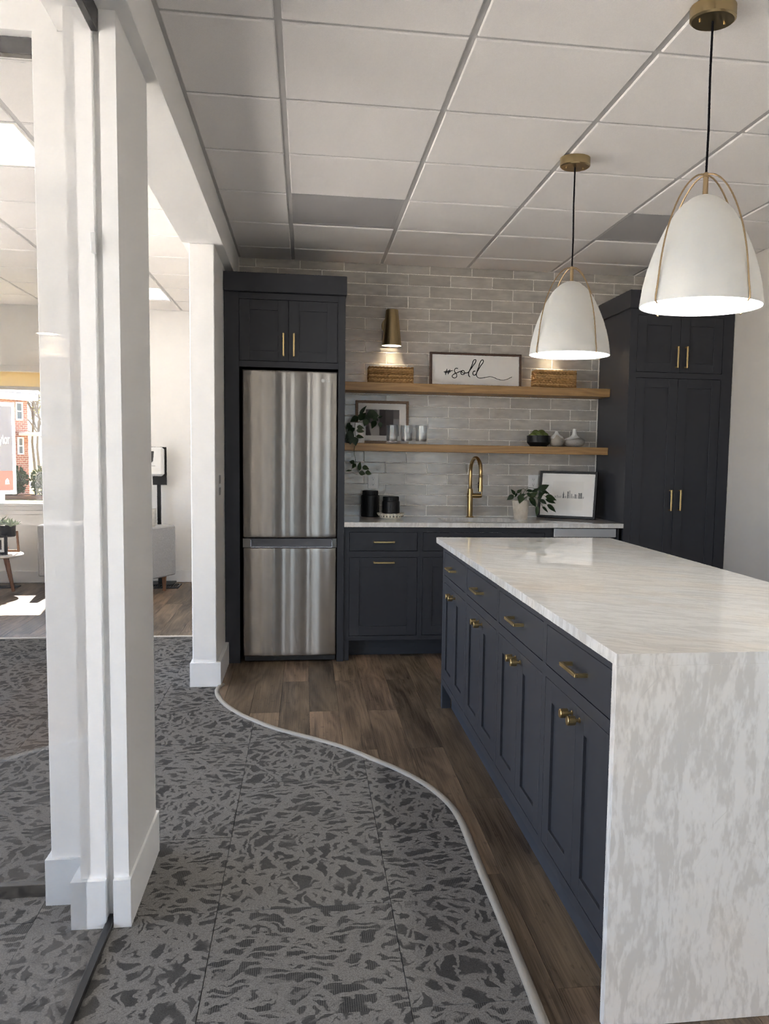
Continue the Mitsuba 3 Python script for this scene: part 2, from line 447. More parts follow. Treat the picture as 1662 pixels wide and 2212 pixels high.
part("floor", "edge_strip", trimesh.Trimesh(sv, sf, process=False), "edge_strip", smooth=True, label="slim beige edging strip curving between carpet and planks")
part("floor", "transition_strip", B(XOFF, -.66, 6.53, 6.565, -.004, .006, .003), "transition_strip", label="straight beige strip between lobby planks and carpet")

# kitchen back wall with its tiles -------------------------------------
thing("wall_back", "kitchen wall of glossy greige subway tiles with pale grout", "wall", kind="structure")
part("wall_back", "grout", B(-.47, XR, YB + .0004, YB + .14, 0, LZ + .1, 0), "grout")
ZL = [.9155, .9898, 1.0661, 1.1409, 1.2173, 1.2944, 1.380, 1.4667, 1.5445, 1.6213, 1.6978, 1.7751, 1.843, 1.9106, 1.9897, 2.069, 2.147, 2.2235, 2.303, 2.3816, 2.4599, 2.5377, 2.6165, 2.6775]
tr = np.random.default_rng(11)


def tile_mesh(x0, x1, z0, z1):
    g, e = .0023, .0024
    x0 += g; x1 -= g; z0 += g; z1 -= g
    yb, ys, yf = YB + .002, YB + .0002, YB - .0014 - .0006 * tr.random()
    e2 = e * .45
    ringsv = [(0, yb), (0, ys), (e2, (ys + yf) / 2 - .0004), (e, yf)]
    v = []
    for d, y in ringsv: v += [(x0 + d, y, z0 + d), (x1 - d, y, z0 + d), (x1 - d, y, z1 - d), (x0 + d, y, z1 - d)]
    v = np.array(v); tw = (tr.random(4) - .5) * .0010; v[12:16, 1] += tw
    f = []
    for r in range(3):
        for c in range(4):
            d = (c + 1) % 4
            f += [[r * 4 + c, r * 4 + d, (r + 1) * 4 + d], [r * 4 + c, (r + 1) * 4 + d, (r + 1) * 4 + c]]
    f += [[12, 13, 14], [12, 14, 15]]
    return trimesh.Trimesh(v, np.array(f), process=False)


TW = .3015
for r in range(len(ZL) - 1):
    off = .8645 if r % 2 == 0 else .7125
    lo, hi = (-.4556, 2.8) if ZL[r] > 2.4 else (.2475, 2.122)
    for k in range(-6, 9):
        x0, x1 = off + k * TW, off + (k + 1) * TW
        a, b = max(x0, lo), min(x1, hi)
        if b - a < .012: continue
        part("wall_back", "tile", tile_mesh(a, b, ZL[r], ZL[r + 1]), TILES[int(tr.integers(4))])

# other walls ------------------------------------------------------------
solid("wall_right", B(XR, XR + .12, YFRONT, YB + .14, 0, LZ + .1, 0), "greige_paint", "plain greige wall to the right of the tall pantry cabinet", "wall", kind="structure")
k = thing("wall_front", "wall with tall shop windows behind the viewer", "wall", kind="structure")
fw = sbox(XOFF - .1, 0, XR + .1, LZ + .1)
FWIN = [(-.20, .55, .75, 2.40), (.95, 1.55, .75, 2.40), (2.0, 2.6, .75, 2.40)]
for a, b, c, d in FWIN: fw = fw.difference(sbox(a, c, b, d))
m = ext(fw, .15); m.apply_transform([[1, 0, 0, 0], [0, 0, -1, YFRONT], [0, 1, 0, 0], [0, 0, 0, 1]])
part(k, "masonry", m, "accent_paint")
for i, (a, b, c, d) in enumerate(FWIN):
    w = thing(f"window_{i + 2}", "tall window in the wall behind the viewer", "window", kind="structure", group="shop windows behind the viewer")
    part(w, "frame", cat(B(a, a + .05, YFRONT - .10, YFRONT - .04, c, d), B(b - .05, b, YFRONT - .10, YFRONT - .04, c, d), B(a, b, YFRONT - .10, YFRONT - .04, c, c + .05), B(a, b, YFRONT - .10, YFRONT - .04, d - .05, d), B(a, b, YFRONT - .10, YFRONT - .04, 1.9, 1.94)), "black_metal")
    q = trimesh.Trimesh([(a, YFRONT - .07, c), (b, YFRONT - .07, c), (b, YFRONT - .07, d), (a, YFRONT - .07, d)], [[0, 1, 2], [0, 2, 3]], process=False)
    part(w, "pane", q, "glass_pane")

# wall on the left: far pier, running back beside the fridge
k = thing("wall_left", "white wall end beside the refrigerator cabinet, seen narrow end on", "wall", kind="structure")
part(k, "plaster", B(-.640, -.505, 5.12, YL, 0, BZ, .004), "wall_paint")
part(k, "plaster", B(-.640, -.4565, YB + .142, YL, BZ, LZ + .1, 0), "wall_paint")
solid("baseboard_left", cat(B(-.6535, -.480, 5.106, 5.1199, 0, .1415, .0015), B(-.5049, -.481, 5.1201, 5.672, 0, .1415, .0015), B(-.6535, -.6401, 5.1201, YL, 0, .1415, .0015)), "trim_paint", "white baseboard around the wall end beside the refrigerator cabinet", "baseboard", kind="structure")

k = thing("wall_partition", "white wall end that holds the glass partition on the left", "wall", kind="structure")
pp = Polygon([(-.627, 2.51), (-.5585, 2.51), (-.5585, 2.545), (-.5375, 2.545), (-.5375, 2.51), (-.4955, 2.51), (-.4955, 2.97), (-.627, 2.97)])
part(k, "plaster", ext(pp, BZ), "wall_paint")
part(k, "plaster", B(-.7455, -.6272, 2.655, 2.80, 0, BZ, .002), "wall_paint")
part(k, "header", B(XOFF, -.679, 2.655, 2.80, 2.4885, LZ + .1, 0), "wall_paint")
k = thing("baseboard_partition", "white baseboard around the wall end that holds the glass partition", "baseboard", kind="structure")
bb = Polygon([(-.651, 2.49), (-.556, 2.49), (-.556, 2.5095), (-.6275, 2.5095), (-.6275, 2.6545), (-.651, 2.6545)])
part(k, "board", ext(bb, .1405), "trim_paint")
bb = Polygon([(-.5355, 2.49), (-.4875, 2.49), (-.4875, 2.985), (-.627, 2.985), (-.627, 2.9705), (-.4950, 2.9705), (-.4950, 2.5095), (-.5355, 2.5095)])
part(k, "board", ext(bb, .1405), "trim_paint")
bb = Polygon([(-.7605, 2.641), (-.6515, 2.641), (-.6515, 2.6545), (-.7605, 2.6545)])
part(k, "board", cat(ext(bb, .1405), B(-.7605, -.7460, 2.6550, 2.81, 0, .1405, .001)), "trim_paint")

# lobby end wall with the window
WX0, WX1, WZ0, WZ1 = -3.45, -2.36, .805, 2.105
k = thing("wall_lobby", "pale lobby end wall with a wide window", "wall", kind="structure")
lw = sbox(XOFF - .1, 0, -.64, LZ + .1).difference(sbox(WX0, WZ0, WX1, WZ1))
m = ext(lw, .15); m.apply_transform([[1, 0, 0, 0], [0, 0, -1, YL + .15], [0, 1, 0, 0], [0, 0, 0, 1]])
part(k, "plaster", m, "wall_paint")
solid("baseboard_lobby", B(XOFF, -.655, YL - .014, YL - .0003, 0.004, .123, .0015), "trim_paint", "white baseboard along the lobby end wall", "baseboard", kind="structure")
k = thing("window_1", "wide lobby window with white ledged sill and rolled shade", "window", kind="structure")
part(k, "frame", cat(B(WX0, WX0 + .05, YL + .03, YL + .09, WZ0, WZ1), B(WX1 - .05, WX1, YL + .03, YL + .09, WZ0, WZ1), B(WX0 + .05, WX1 - .05, YL + .03, YL + .09, WZ0, WZ0 + .02), B(WX0 + .05, WX1 - .05, YL + .03, YL + .09, WZ1 - .02, WZ1)), "outdoor_white")
q = trimesh.Trimesh([(WX0 + .05, YL + .06, WZ0 + .02), (WX1 - .05, YL + .06, WZ0 + .02), (WX1 - .05, YL + .06, WZ1 - .02), (WX0 + .05, YL + .06, WZ1 - .02)], [[0, 1, 2], [0, 2, 3]], process=False)
part(k, "pane", q, "glass_pane")
part(k, "sill", cat(B(WX0 - .08, WX1 + .08, YL - .05, YL + .03, .775, .805, .003), B(WX0 - .06, WX1 + .06, YL - .030, YL - .001, .735, .774, .003), B(WX0 - .06, WX1 + .06, YL - .018, YL - .001, .692, .734, .003)), "trim_paint")
part(k, "casing", cat(B(WX0 - .08, WX1 + .08, YL - .02, YL - .001, 2.106, 2.165, .003), B(WX0 - .08, WX0, YL - .02, YL - .001, .806, 2.105, .003), B(WX1, WX1 + .08, YL - .02, YL - .001, .806, 2.105, .003)), "trim_paint")
part(k, "shade", B(WX0 + .02, WX1 - .02, YL + .006, YL + .010, 1.96, 2.10, 0), "shade_fabric", label="tan roller shade glowing at the window head")
part(k, "shade_rail", B(WX0 + .02, WX1 - .02, YL + .002, YL + .016, 1.928, 1.962, .003), "greige_paint")
k = thing("wall_office", "outer wall of the office and lobby on the far left", "wall", kind="structure")
ow = sbox(YFRONT, 0, YL + .15, LZ + .1)
OWIN = [(-3.7, -.9, .10, 2.62), (-.75, 2.45, .10, 2.62), (3.2, 6.2, .10, 2.62)]
for a, b, c, d in OWIN: ow = ow.difference(sbox(a, c, b, d))
m = ext(ow, .15); m.apply_transform([[0, 0, 1, XOFF - .15], [1, 0, 0, 0], [0, 1, 0, 0], [0, 0, 0, 1]])
part(k, "plaster", m, "wall_paint")
for i, (a, b, c, d) in enumerate(OWIN):
    w = thing(f"window_{i + 5}", "window in the far left outer wall", "window", kind="structure", group="windows in the outer left wall")
    part(w, "frame", cat(B(XOFF - .10, XOFF - .04, a, a + .05, c, d), B(XOFF - .10, XOFF - .04, b - .05, b, c, d), B(XOFF - .10, XOFF - .04, a + .05, b - .05, c, c + .05), B(XOFF - .10, XOFF - .04, a + .05, b - .05, d - .05, d)), "outdoor_white")
    q = trimesh.Trimesh([(XOFF - .07, a + .05, c + .05), (XOFF - .07, b - .05, c + .05), (XOFF - .07, b - .05, d - .05), (XOFF - .07, a + .05, d - .05)], [[0, 1, 2], [0, 2, 3]], process=False)
    part(w, "pane", q, "glass_pane")

# ceiling ---------------------------------------------------------------
thing("ceiling", "suspended ceiling of white square tiles in a metal grid, with a white boxed beam", "ceiling", kind="structure")
part("ceiling", "deck", B(XOFF - .1, XR + .1, YFRONT - .1, YL + .2, LZ + .08, LZ + .2, 0), "wall_paint")
part("ceiling", "beam", B(BXL, BXR, YFRONT, YB - .003, BZ, LZ + .08, .002), "wall_paint")
T1, TSX, C0, TSY = -.0878, .6096, 2.8764, .6097
LIT = {}                                             # cells of light panels and grey panels, by key


def ctile(x0, x1, y0, y1, z, drop=.0065):
    g = .0115; e = .004
    v = []
    for d, zz in ((g, z + .004), (g, z - drop + e), (g + e, z - drop)):
        v += [(x0 + d, y0 + d, zz), (x1 - d, y0 + d, zz), (x1 - d, y1 - d, zz), (x0 + d, y1 - d, zz)]
    f = []
    for r in range(2):
        for c in range(4):
            d = (c + 1) % 4
            f += [[r * 4 + c, (r + 1) * 4 + d, r * 4 + d], [r * 4 + c, (r + 1) * 4 + c, (r + 1) * 4 + d]]
    f += [[8, 10, 9], [8, 11, 10]]
    return trimesh.Trimesh(np.array(v, float), np.array(f), process=False)


def grid(xs, ys, z, skip, limit_y):
    for i in range(len(xs) - 1):
        for j in range(len(ys) - 1):
            if (i, j) in skip: continue
            part("ceiling", "tile", ctile(xs[i], xs[i + 1], ys[j], ys[j + 1], z), "ceiling_tile")
    for x in xs[1:-1]: part("ceiling", "tee", B(x - .012, x + .012, ys[0], ys[-1], z, z + .03, 0), "tee_paint")
    for y in ys[1:-1]: part("ceiling", "tee", B(xs[0], xs[-1], y - .012, y + .012, z + .0005, z + .03, 0), "tee_paint")


KX = [-.4525] + [T1 + TSX * i for i in range(5)] + [XR]
KY = [YFRONT] + [C0 + TSY * j for j in range(-11, 6)] + [YB - .001]
iy = lambda k: 1 + 11 + k                           # index of cross tee k
kskip = {(1, iy(3)): "grey", (4, iy(3)): "grey", (2, 3): "led", (4, 3): "led", (2, 7): "led", (4, 7): "led"}
grid(KX, KY, CZ, kskip, 0)
part("ceiling", "wall_angle", cat(B(BXR, -.4365, YFRONT, YB - .003, CZ - .0006, CZ + .02, 0), B(BXR, XR, YB - .019, YB - .003, CZ - .0006, CZ + .012, 0), B(XR - .019, XR - .0005, YFRONT, YB - .003, CZ - .0006, CZ + .012, 0)), "tee_paint")
LX = [XOFF] + [-1.235 - .6335 * i for i in range(5, -1, -1)] + [BXL - .001]
LX = sorted(set(round(v, 4) for v in LX if v >= XOFF))
LY = [2.801] + [9.36 - .648 * j for j in range(10, 0, -1)] + [YL - .001]
LY = [v for v in LY if v >= 2.80]
lskip = {}
for yy in (3.93, 7.75):
    jj = int(np.argmin([abs(v - yy) for v in LY])); ii = int(np.argmin([abs(v + 1.8685) for v in LX])); lskip[(ii, jj)] = "led"
grid(LX, LY, LZ, lskip, 0)
OX = [XOFF] + [-1.235 - .6335 * i for i in range(5, -1, -1)] + [BXL - .001]
OX = sorted(set(round(v, 4) for v in OX if v >= XOFF)); OY = [YFRONT + i * .65 for i in range(11)] + [2.654]
part("ceiling", "plasterboard", B(XOFF, BXL - .001, YFRONT, 2.654, LZ, LZ + .02, 0), "wall_paint")


def led_panel(x0, x1, y0, y1, z, label, power, group=None):
    k = thing("ceiling_light", label, "ceiling light", group)
    part(k, "frame", cat(B(x0 + .012, x1 - .012, y0 + .012, y0 + .03, z - .004, z + .02, .001), B(x0 + .012, x1 - .012, y1 - .03, y1 - .012, z - .004, z + .02, .001), B(x0 + .012, x0 + .03, y0 + .03, y1 - .03, z - .004, z + .02, .001), B(x1 - .03, x1 - .012, y0 + .03, y1 - .03, z - .004, z + .02, .001)), "white_plastic")
    q = trimesh.Trimesh([(x0 + .03, y0 + .03, z), (x1 - .03, y0 + .03, z), (x1 - .03, y1 - .03, z), (x0 + .03, y1 - .03, z)], [[0, 2, 1], [0, 3, 2]], process=False)
    part(k, "diffuser", mikit.ply(q, "led_white", emitter={"type": "area", "radiance": rgb(*[power * c for c in (1.0, .97, .92)])}), None)


LED_K, LED_L = 1.2, .8
for (i, j), what in kskip.items():
    if what == "led":
        led_panel(KX[i], KX[i + 1], KY[j], KY[j + 1], CZ, "square LED ceiling light of the kitchen room behind the viewer", LED_K, "kitchen ceiling lights behind the viewer")
for n_, (i, j) in enumerate(lskip):
    led_panel(LX[i], LX[i + 1], LY[j], LY[j + 1], LZ, ["bright square ceiling light seen through the glass at upper left", "bright square ceiling light over the lobby armchairs, seen beside the column"][n_], LED_L)
for n_, (i, j) in enumerate([key for key, w in kskip.items() if w == "grey"]):
    x0, x1, y0, y1 = KX[i], KX[i + 1], KY[j], KY[j + 1]
    k = thing("ceiling_panel", ["flat grey panel set in the ceiling grid in front of the refrigerator cabinet", "flat grey panel set in the ceiling grid behind the nearest pendant lamp"][n_], "ceiling panel")
    part(k, "plate", B(x0 + .0125, x1 - .0125, y0 + .0125, y1 - .0125, CZ + .001, CZ + .012, .001), "grey_panel")
    part(k, "rim", cat(B(x0 + .0125, x1 - .0125, y0 + .0125, y0 + .03, CZ - .0005, CZ + .0009, 0), B(x0 + .0125, x1 - .0125, y1 - .03, y1 - .0125, CZ - .0005, CZ + .0009, 0), B(x0 + .0125, x0 + .03, y0 + .03, y1 - .03, CZ - .0005, CZ + .0009, 0), B(x1 - .03, x1 - .0125, y0 + .03, y1 - .03, CZ - .0005, CZ + .0009, 0)), "grey_panel")

# glass partitions ----------------------------------------------------------
k = thing("glass_partition", "frameless glass wall in black tracks running from the white wall end toward the viewer", "glass wall")
q = trimesh.Trimesh([(XG, YFRONT, .012), (XG, 2.543, .012), (XG, 2.543, 2.455), (XG, YFRONT, 2.455)], [[0, 1, 2], [0, 2, 3]], process=False)
part(k, "pane", q, "glass_pane")
part(k, "bottom_track", B(-.559, -.538, YFRONT, 2.543, .0015, .017, .0015), "black_metal", label="black floor track")
part(k, "top_track", B(-.5575, -.5385, YFRONT, 2.509, 2.438, BZ - .0005, .0015), "black_metal", label="black ceiling track")
k = thing("glass_partition", "glass wall in black tracks between the office and the lobby, at the left edge", "glass wall")
q = trimesh.Trimesh([(XOFF, 2.71, .012), (-.7465, 2.71, .012), (-.7465, 2.71, 2.46), (XOFF, 2.71, 2.46)], [[0, 1, 2], [0, 2, 3]], process=False)
part(k, "pane", q, "glass_pane")
part(k, "bottom_track", B(XOFF, -.7615, 2.695, 2.725, .0015, .04, .0015), "black_metal", label="black floor track")
part(k, "top_track", B(XOFF, -.7465, 2.695, 2.725, 2.442, 2.488, .0015), "black_metal", label="black ceiling track")
solid("glass_clip", B(-.5645, -.5500, 2.4925, 2.5095, 1.872, 1.926, .002), "white_plastic", "small white clip on the glass edge at the white wall end", "clip")
k = thing("wall_plate", "white wall plate with two dark inserts on the wall end beside the refrigerator cabinet", "wall plate")
part(k, "plate", B(-.5049, -.5005, 5.25, 5.40, 1.090, 1.225, .0012), "trim_paint")
part(k, "insert", B(-.5015, -.4985, 5.275, 5.375, 1.165, 1.214, .001), "grey_panel")
part(k, "insert", B(-.5015, -.4985, 5.275, 5.375, 1.098, 1.142, .001), "grey_panel")
part(k, "toggle", B(-.5005, -.492, 5.315, 5.335, 1.146, 1.160, .001), "white_plastic")

# ------------------------------------------------------------------ refrigerator and its cabinet
YF, YBASE = 5.68, 5.70
F1 = Face("y", YF)
k = thing("refrigerator_cabinet", "tall dark navy cabinet that surrounds the steel refrigerator", "cabinet")
part(k, "side_panel", B(-.5034, -.412, YF, YB - .004, 0, 2.34, .001), "cabinet_paint")
part(k, "side_panel", B(.2035, .2475, YF, YB - .004, 0, 2.34, .001), "cabinet_paint")
D1 = [(-.4105, -.1085, 1.9235, 2.298), (-.1060, .1965, 1.9235, 2.298)]
part(k, "face_frame", F1.prism(frame_poly(-.4118, .2033, 1.884, 2.338, D1), -.022, 0), "cabinet_paint")
part(k, "body", B(-.4118, .2033, YF + .0225, YB - .004, 1.884, 2.338, 0), "cabinet_paint")
part(k, "crown", cat(B(-.5034, .2535, YF - .038, YB - .004, 2.3405, 2.4545, .0015), ), "cabinet_paint")
d = shaker(k, F1, *D1[0], .064, .062); pull(d, F1, -.1390, 2.0245, .142, False)
d = shaker(k, F1, *D1[1], .064, .062); pull(d, F1, -.0745, 2.0245, .142, False)

k = thing("refrigerator", "brushed stainless refrigerator with freezer drawer below", "refrigerator")
part(k, "body", B(-.388, .198, YF + .055, YB - .02, .045, 1.872, .003), "dark_plastic")
part(k, "base_grille", B(-.386, .196, YF + .03, YF + .054, .006, .044, .002), "dark_plastic")


def bowed_door(x0, x1, z0, z1, yf, bulge, depth, notch=None):
    """door with a gently bowed front; uv runs along x and z so that the brushing is horizontal"""
    nx, rr = 56, .012
    xs = np.linspace(x0, x1, nx); t = (xs - (x0 + x1) / 2) / ((x1 - x0) / 2)
    y = yf + bulge * np.abs(t) ** 2.6 + .0016 * np.sin(t * 5.2 + .9) * (1 - t ** 2) + .0007 * np.sin(t * 11 + .4) * (1 - t ** 2) + .00016 * np.sin(t * 25 + 1.3) * (1 - t ** 2)
    zs = [z0, z0 + .003, z0 + .010, z0 + .03, z0 + .10, z1 - .10, z1 - .03, z1 - .010, z1 - .003, z1]
    inset = [.010, .004, .0008, 0, 0, 0, 0, .0008, .004, .010]
    v, uv = [], []
    for zz, q in zip(zs, inset):
        for i in range(nx): v.append((xs[i], y[i] + q, zz)); uv.append((xs[i] * 2, zz * 2))
    nz = len(zs)
    f = []
    for r in range(nz - 1):
        for i in range(nx - 1):
            a = r * nx + i
            f += [[a, a + 1, a + nx + 1], [a, a + nx + 1, a + nx]]
    base = len(v)
    yb_ = yf + depth
    for zz, row in ((z0, 0), (z1, nz - 1)):
        for i in range(nx): v.append((xs[i], yb_, zz)); uv.append((xs[i] * 2, zz * 2))
    for i in range(nx - 1):
        f += [[i, base + i + 1, i + 1], [i, base + i, base + i + 1]]
        a, b = (nz - 1) * nx + i, base + nx + i
        f += [[a, a + 1, b + 1], [a, b + 1, b]]
    L = [r * nx for r in range(nz)]; R = [r * nx + nx - 1 for r in range(nz)]
    for side, bi in ((L, 0), (R, nx - 1)):
        b0, b1 = base + bi, base + nx + bi
        for r in range(nz - 1):
            tri = [side[r], side[r + 1], b0 if r < nz // 2 else b1]
            f.append(tri if side is L else tri[::-1])
        tri = [side[nz // 2], b1, b0]
        f.append(tri if side is L else tri[::-1])
    return np.array(v), np.array(f), np.array(uv)


FX0, FX1 = -.3935, .2005
v, f, uv = bowed_door(FX0, FX1, .812, 1.866, YF - .018, .016, .07)
d = k + "__door"
scene[d] = mikit.ply((v, f), "brushed_steel", True, uv=uv)
v, f, uv = bowed_door(FX0, FX1, .044, .7495, YF - .018, .016, .07)
d2 = k + "__freezer_drawer"
scene[d2] = mikit.ply((v, f), "brushed_steel", True, uv=uv)
yc0 = YF - .018
part(d2, "corner", ext(Polygon([(FX0 + .001, yc0 + .0158), (-.3440, yc0 + .0098), (-.3440, YF + .05), (FX0 + .001, YF + .05)]), .0565, .7496), "plain_corner_steel")
part(d2, "corner", ext(Polygon([(.1725, yc0 + .0125), (FX1 - .001, yc0 + .0158), (FX1 - .001, YF + .05), (.1725, YF + .05)]), .0565, .7496), "plain_corner_steel")
part(d2, "handle_recess", B(-.3435, .1725, YF + .012, YF + .05, .7495, .806, .001), "recess_steel")
part(d2, "handle", cat(B(-.345, .174, YF - .020, YF + .012, .7485, .7565, .003), B(.1655, .174, YF - .019, YF + .012, .757, .800, .003), B(-.345, -.3385, YF - .019, YF + .012, .757, .800, .003)), "chrome", label="bright chrome lip of the freezer handle")
lg = trimesh.creation.annulus(r_min=.0098, r_max=.0118, height=.0012, sections=40)
bits = [lg]
c8 = trimesh.creation.cylinder(radius=.0092, height=.0012, sections=40); bits.append(c8)
mk = cat(bits)
mk.apply_transform([[1, 0, 0, 0], [0, 0, -1, 0], [0, 1, 0, 0], [0, 0, 0, 1]]); mk.apply_translation([.1085, YF - .0148, 1.8095])
part(d, "emblem", mk, "white_plastic", label="round pale emblem")
arc = [(.1085 + .0062 * math.cos(a), YF - .0160, 1.8095 + .0062 * math.sin(a)) for a in np.linspace(.9, 5.9, 18)]
part(d, "emblem_face", cat(tube(arc, .0007, 6), B(.1085, .1145, YF - .0166, YF - .0155, 1.8088, 1.8102, 0), B(.1078, .1092, YF - .0166, YF - .0155, 1.8065, 1.8135, 0), B(.1045, .1058, YF - .0166, YF - .0155, 1.8118, 1.8131, 0)), "plain_steel")
tx = meshkit.text_mesh("LG", .0150, .0010, bold=True)
tx.apply_transform([[1, 0, 0, .1245], [0, 0, -1, YF - .0135], [0, 1, 0, 1.8020], [0, 0, 0, 1]])
part(d, "lettering", tx, "white_plastic", label="pale LG lettering")

# ------------------------------------------------------------------ base cabinets, counter, sink
F2 = Face("y", YBASE)
k = thing("base_cabinet", "dark navy base cabinet with one drawer over one pull-out door, beside the refrigerator", "cabinet")
dr_, do_ = (.2850, .7275, .7255, .8460), (.2850, .7285, .1645, .6810)
part(k, "face_frame", F2.prism(frame_poly(.2480, .7465, .1335, .8815, [dr_, do_]), -.022, 0), "cabinet_paint")
part(k, "body", B(.2480, .7465, YBASE + .0225, YB - .004, .1335, .8815, 0), "cabinet_paint")
part(k, "foot", B(.2480, .2840, YBASE, YBASE + .16, 0, .1333, .001), "cabinet_paint")
part(k, "toe_kick", B(.2841, .7465, 5.866, 5.885, 0, .1333, 0), "toe_paint")
d = slab(k, F2, *dr_); pull(d, F2, .5085, .7845, .138)
d = shaker(k, F2, *do_, .064, .062); pull(d, F2, .5085, .6500, .138)
k = thing("base_cabinet", "dark navy sink base cabinet with a wide drawer front, behind the island", "cabinet")
dr_, da, db = (.7665, 1.5880, .7255, .8460), (.7665, 1.1760, .1645, .6810), (1.1785, 1.5880, .1645, .6810)
part(k, "face_frame", F2.prism(frame_poly(.7470, 1.6275, .1335, .8815, [dr_, da, db]), -.022, 0), "cabinet_paint")
part(k, "body", cat(B(.7470, 1.6275, YBASE + .0225, YB - .004, .1335, .66, 0)), "cabinet_paint")
part(k, "toe_kick", B(.7470, 1.6275, 5.866, 5.885, 0, .1333, 0), "toe_paint")
slab(k, F2, *dr_)
d = shaker(k, F2, *da, .064, .062); pull(d, F2, 1.1450, .58, .138, False)
d = shaker(k, F2, *db, .064, .062); pull(d, F2, 1.2100, .58, .138, False)
k = thing("dishwasher", "stainless dishwasher under the counter beside the pantry", "dishwasher")
part(k, "body", B(1.6320, 2.0880, YBASE + .025, YB - .03, .10, .8795, 0), "dark_plastic")
part(k, "control_strip", B(1.6490, 2.0815, YBASE - .012, YBASE + .024, .8195, .8775, .002), "plain_steel")
part(k, "door", B(1.6490, 2.0815, YBASE - .012, YBASE + .024, .135, .800, .003), "plain_steel")
part(k, "toe_kick", B(1.6320, 2.0880, 5.866, 5.885, 0, .099, 0), "toe_paint")
solid("filler_panel", B(2.0890, 2.1045, YBASE - .004, YB - .004, 0, .8815, .001), "cabinet_paint", "narrow dark navy filler panel between dishwasher and pantry", "filler panel")

k = thing("countertop", "pale veined stone counter along the tiled wall", "countertop")
ct = sbox(.2480, 5.665, 2.1230, YB - .0045).difference(sbox(.912, 5.735, 1.433, 6.150).buffer(-.03).buffer(.03))
part(k, "slab", ext(ct, .0300, .8835), "stone")
k = thing("sink", "pale undermount sink set in the counter below the faucet", "sink")
o, i_ = sbox(.895, 5.718, 1.450, 6.166), sbox(.916, 5.739, 1.429, 6.146).buffer(-.03).buffer(.03)
part(k, "basin", cat(ext(o.difference(i_), .20, .6830), ext(o, .012, .6705)), "sink_white")
part(k, "drain", lathe([(0, 0), (.04, 0), (.042, .003), (.03, .004), (0, .002)], 1.17, 5.95, .683), "chrome", smooth=30)

# pantry ------------------------------------------------------------------
F3 = Face("y", YF)
k = thing("pantry_cabinet", "tall dark navy pantry cabinet with four doors against the right wall", "cabinet")
PD = [(2.1800, 2.4785, 1.9305, 2.3000), (2.4810, 2.7795, 1.9305, 2.3000), (2.1790, 2.4740, .135, 1.8895), (2.4765, 2.7770, .135, 1.8895)]
part(k, "face_frame", F3.prism(frame_poly(2.1270, 2.8575, .0, 2.3390, PD), -.022, 0), "cabinet_paint")
part(k, "body", B(2.1270, 2.8575, YF + .0225, YB - .004, 0, 2.3390, 0), "cabinet_paint")
part(k, "crown", B(2.1060, 2.8585, YF - .038, YB - .004, 2.3400, 2.4555, .0015), "cabinet_paint")
for q, (pu, pv) in zip(PD, [(2.4555, 2.0310), (2.5200, 2.0315), (2.4485, 1.0740), (2.5140, 1.0755)]):
    d = shaker(k, F3, *q, .063, .062); pull(d, F3, pu, pv, .142, False)

# shelves ------------------------------------------------------------------
S1, S2, YS = 1.8385, 1.4265, 6.030
solid("floating_shelf", B(.2480, 2.1255, YS, YB - .004, S1 - .0565, S1, .0015), "oak", "upper thick oak floating shelf, the one under the sold sign", "shelf")
solid("floating_shelf", B(.2480, 2.1255, YS, YB - .004, S2 - .0525, S2, .0015), "oak", "lower thick oak floating shelf, the one with the drinking glasses", "shelf")

# ------------------------------------------------------------------ island
IX0, IX1, IY0, IY1, IZ, IT = .706, 1.690, 1.8946, 4.7135, .9085, .0290
k = thing("island_worktop", "polished pale stone island top with a waterfall end", "countertop")
part(k, "top", B(IX0, IX1, IY0, IY1, IZ - IT, IZ, .0004), "stone")
part(k, "waterfall_end", B(IX0, IX1, IY0, IY0 + IT, 0.001, IZ - IT, .0004), "stone", label="stone waterfall end reaching the floor")
XI = .728
F4 = Face("x", XI)
k = thing("island_cabinet", "long charcoal navy island cabinet with four drawers over eight doors", "island cabinet")
SEC = [(1.9445, 2.5550), (2.6000, 3.2230), (3.2650, 3.8930), (3.9400, 4.5500)]
holes = []
for a, b in SEC:
    mid = (a + b) / 2
    holes += [(a, b, .7260, .8470), (a, mid - .0012, .1690, .6860), (mid + .0012, b, .1690, .6860)]
part(k, "face_frame", F4.prism(frame_poly(1.9250, 4.6020, .1325, .8790, holes), -.022, 0), "cabinet_paint")
part(k, "body", B(XI + .0225, 1.665, 1.9250, 4.6020, .1325, .8790, 0), "cabinet_paint")
part(k, "toe_kick", B(XI + .052, XI + .068, 1.9250, 4.56, .0, .1323, 0), "toe_paint")
part(k, "foot", B(XI, XI + .048, 4.562, 4.6020, .0, .1323, .001), "toe_paint")
part(k, "plinth", B(XI + .07, 1.62, 1.9250, 4.58, 0, .1323, 0), "toe_paint")


def knob(parent, y, z):
    m = lathe([(0, 0), (.0075, 0), (.0075, .0015), (.0048, .003), (.0048, .012), (.0120, .0135), (.0130, .0150), (.0130, .0345), (.0118, .0362), (0, .0362)], seg=28)
    m.apply_transform(trimesh.transformations.rotation_matrix(-np.pi / 2, [0, 1, 0])); m.apply_translation([XI, y, z])
    part(parent, "knob", m, "brass", smooth=35, label="brushed brass cylinder knob")


for (a, b), yc_, in zip(SEC, (2.232, 2.915, 3.588, 4.262)):
    mid = (a + b) / 2
    d = slab(k, F4, a, b, .7260, .8470); pull(d, F4, yc_, .7890, .142, True, .036)
    d = shaker(k, F4, a, mid - .0012, .1690, .6860, .067, .062); knob(d, mid - .034, .6540)
    d = shaker(k, F4, mid + .0012, b, .1690, .6860, .067, .062); knob(d, mid + .034, .6540)

# ------------------------------------------------------------------ lamps
BULB, SCONCE = 100.0, 46.0


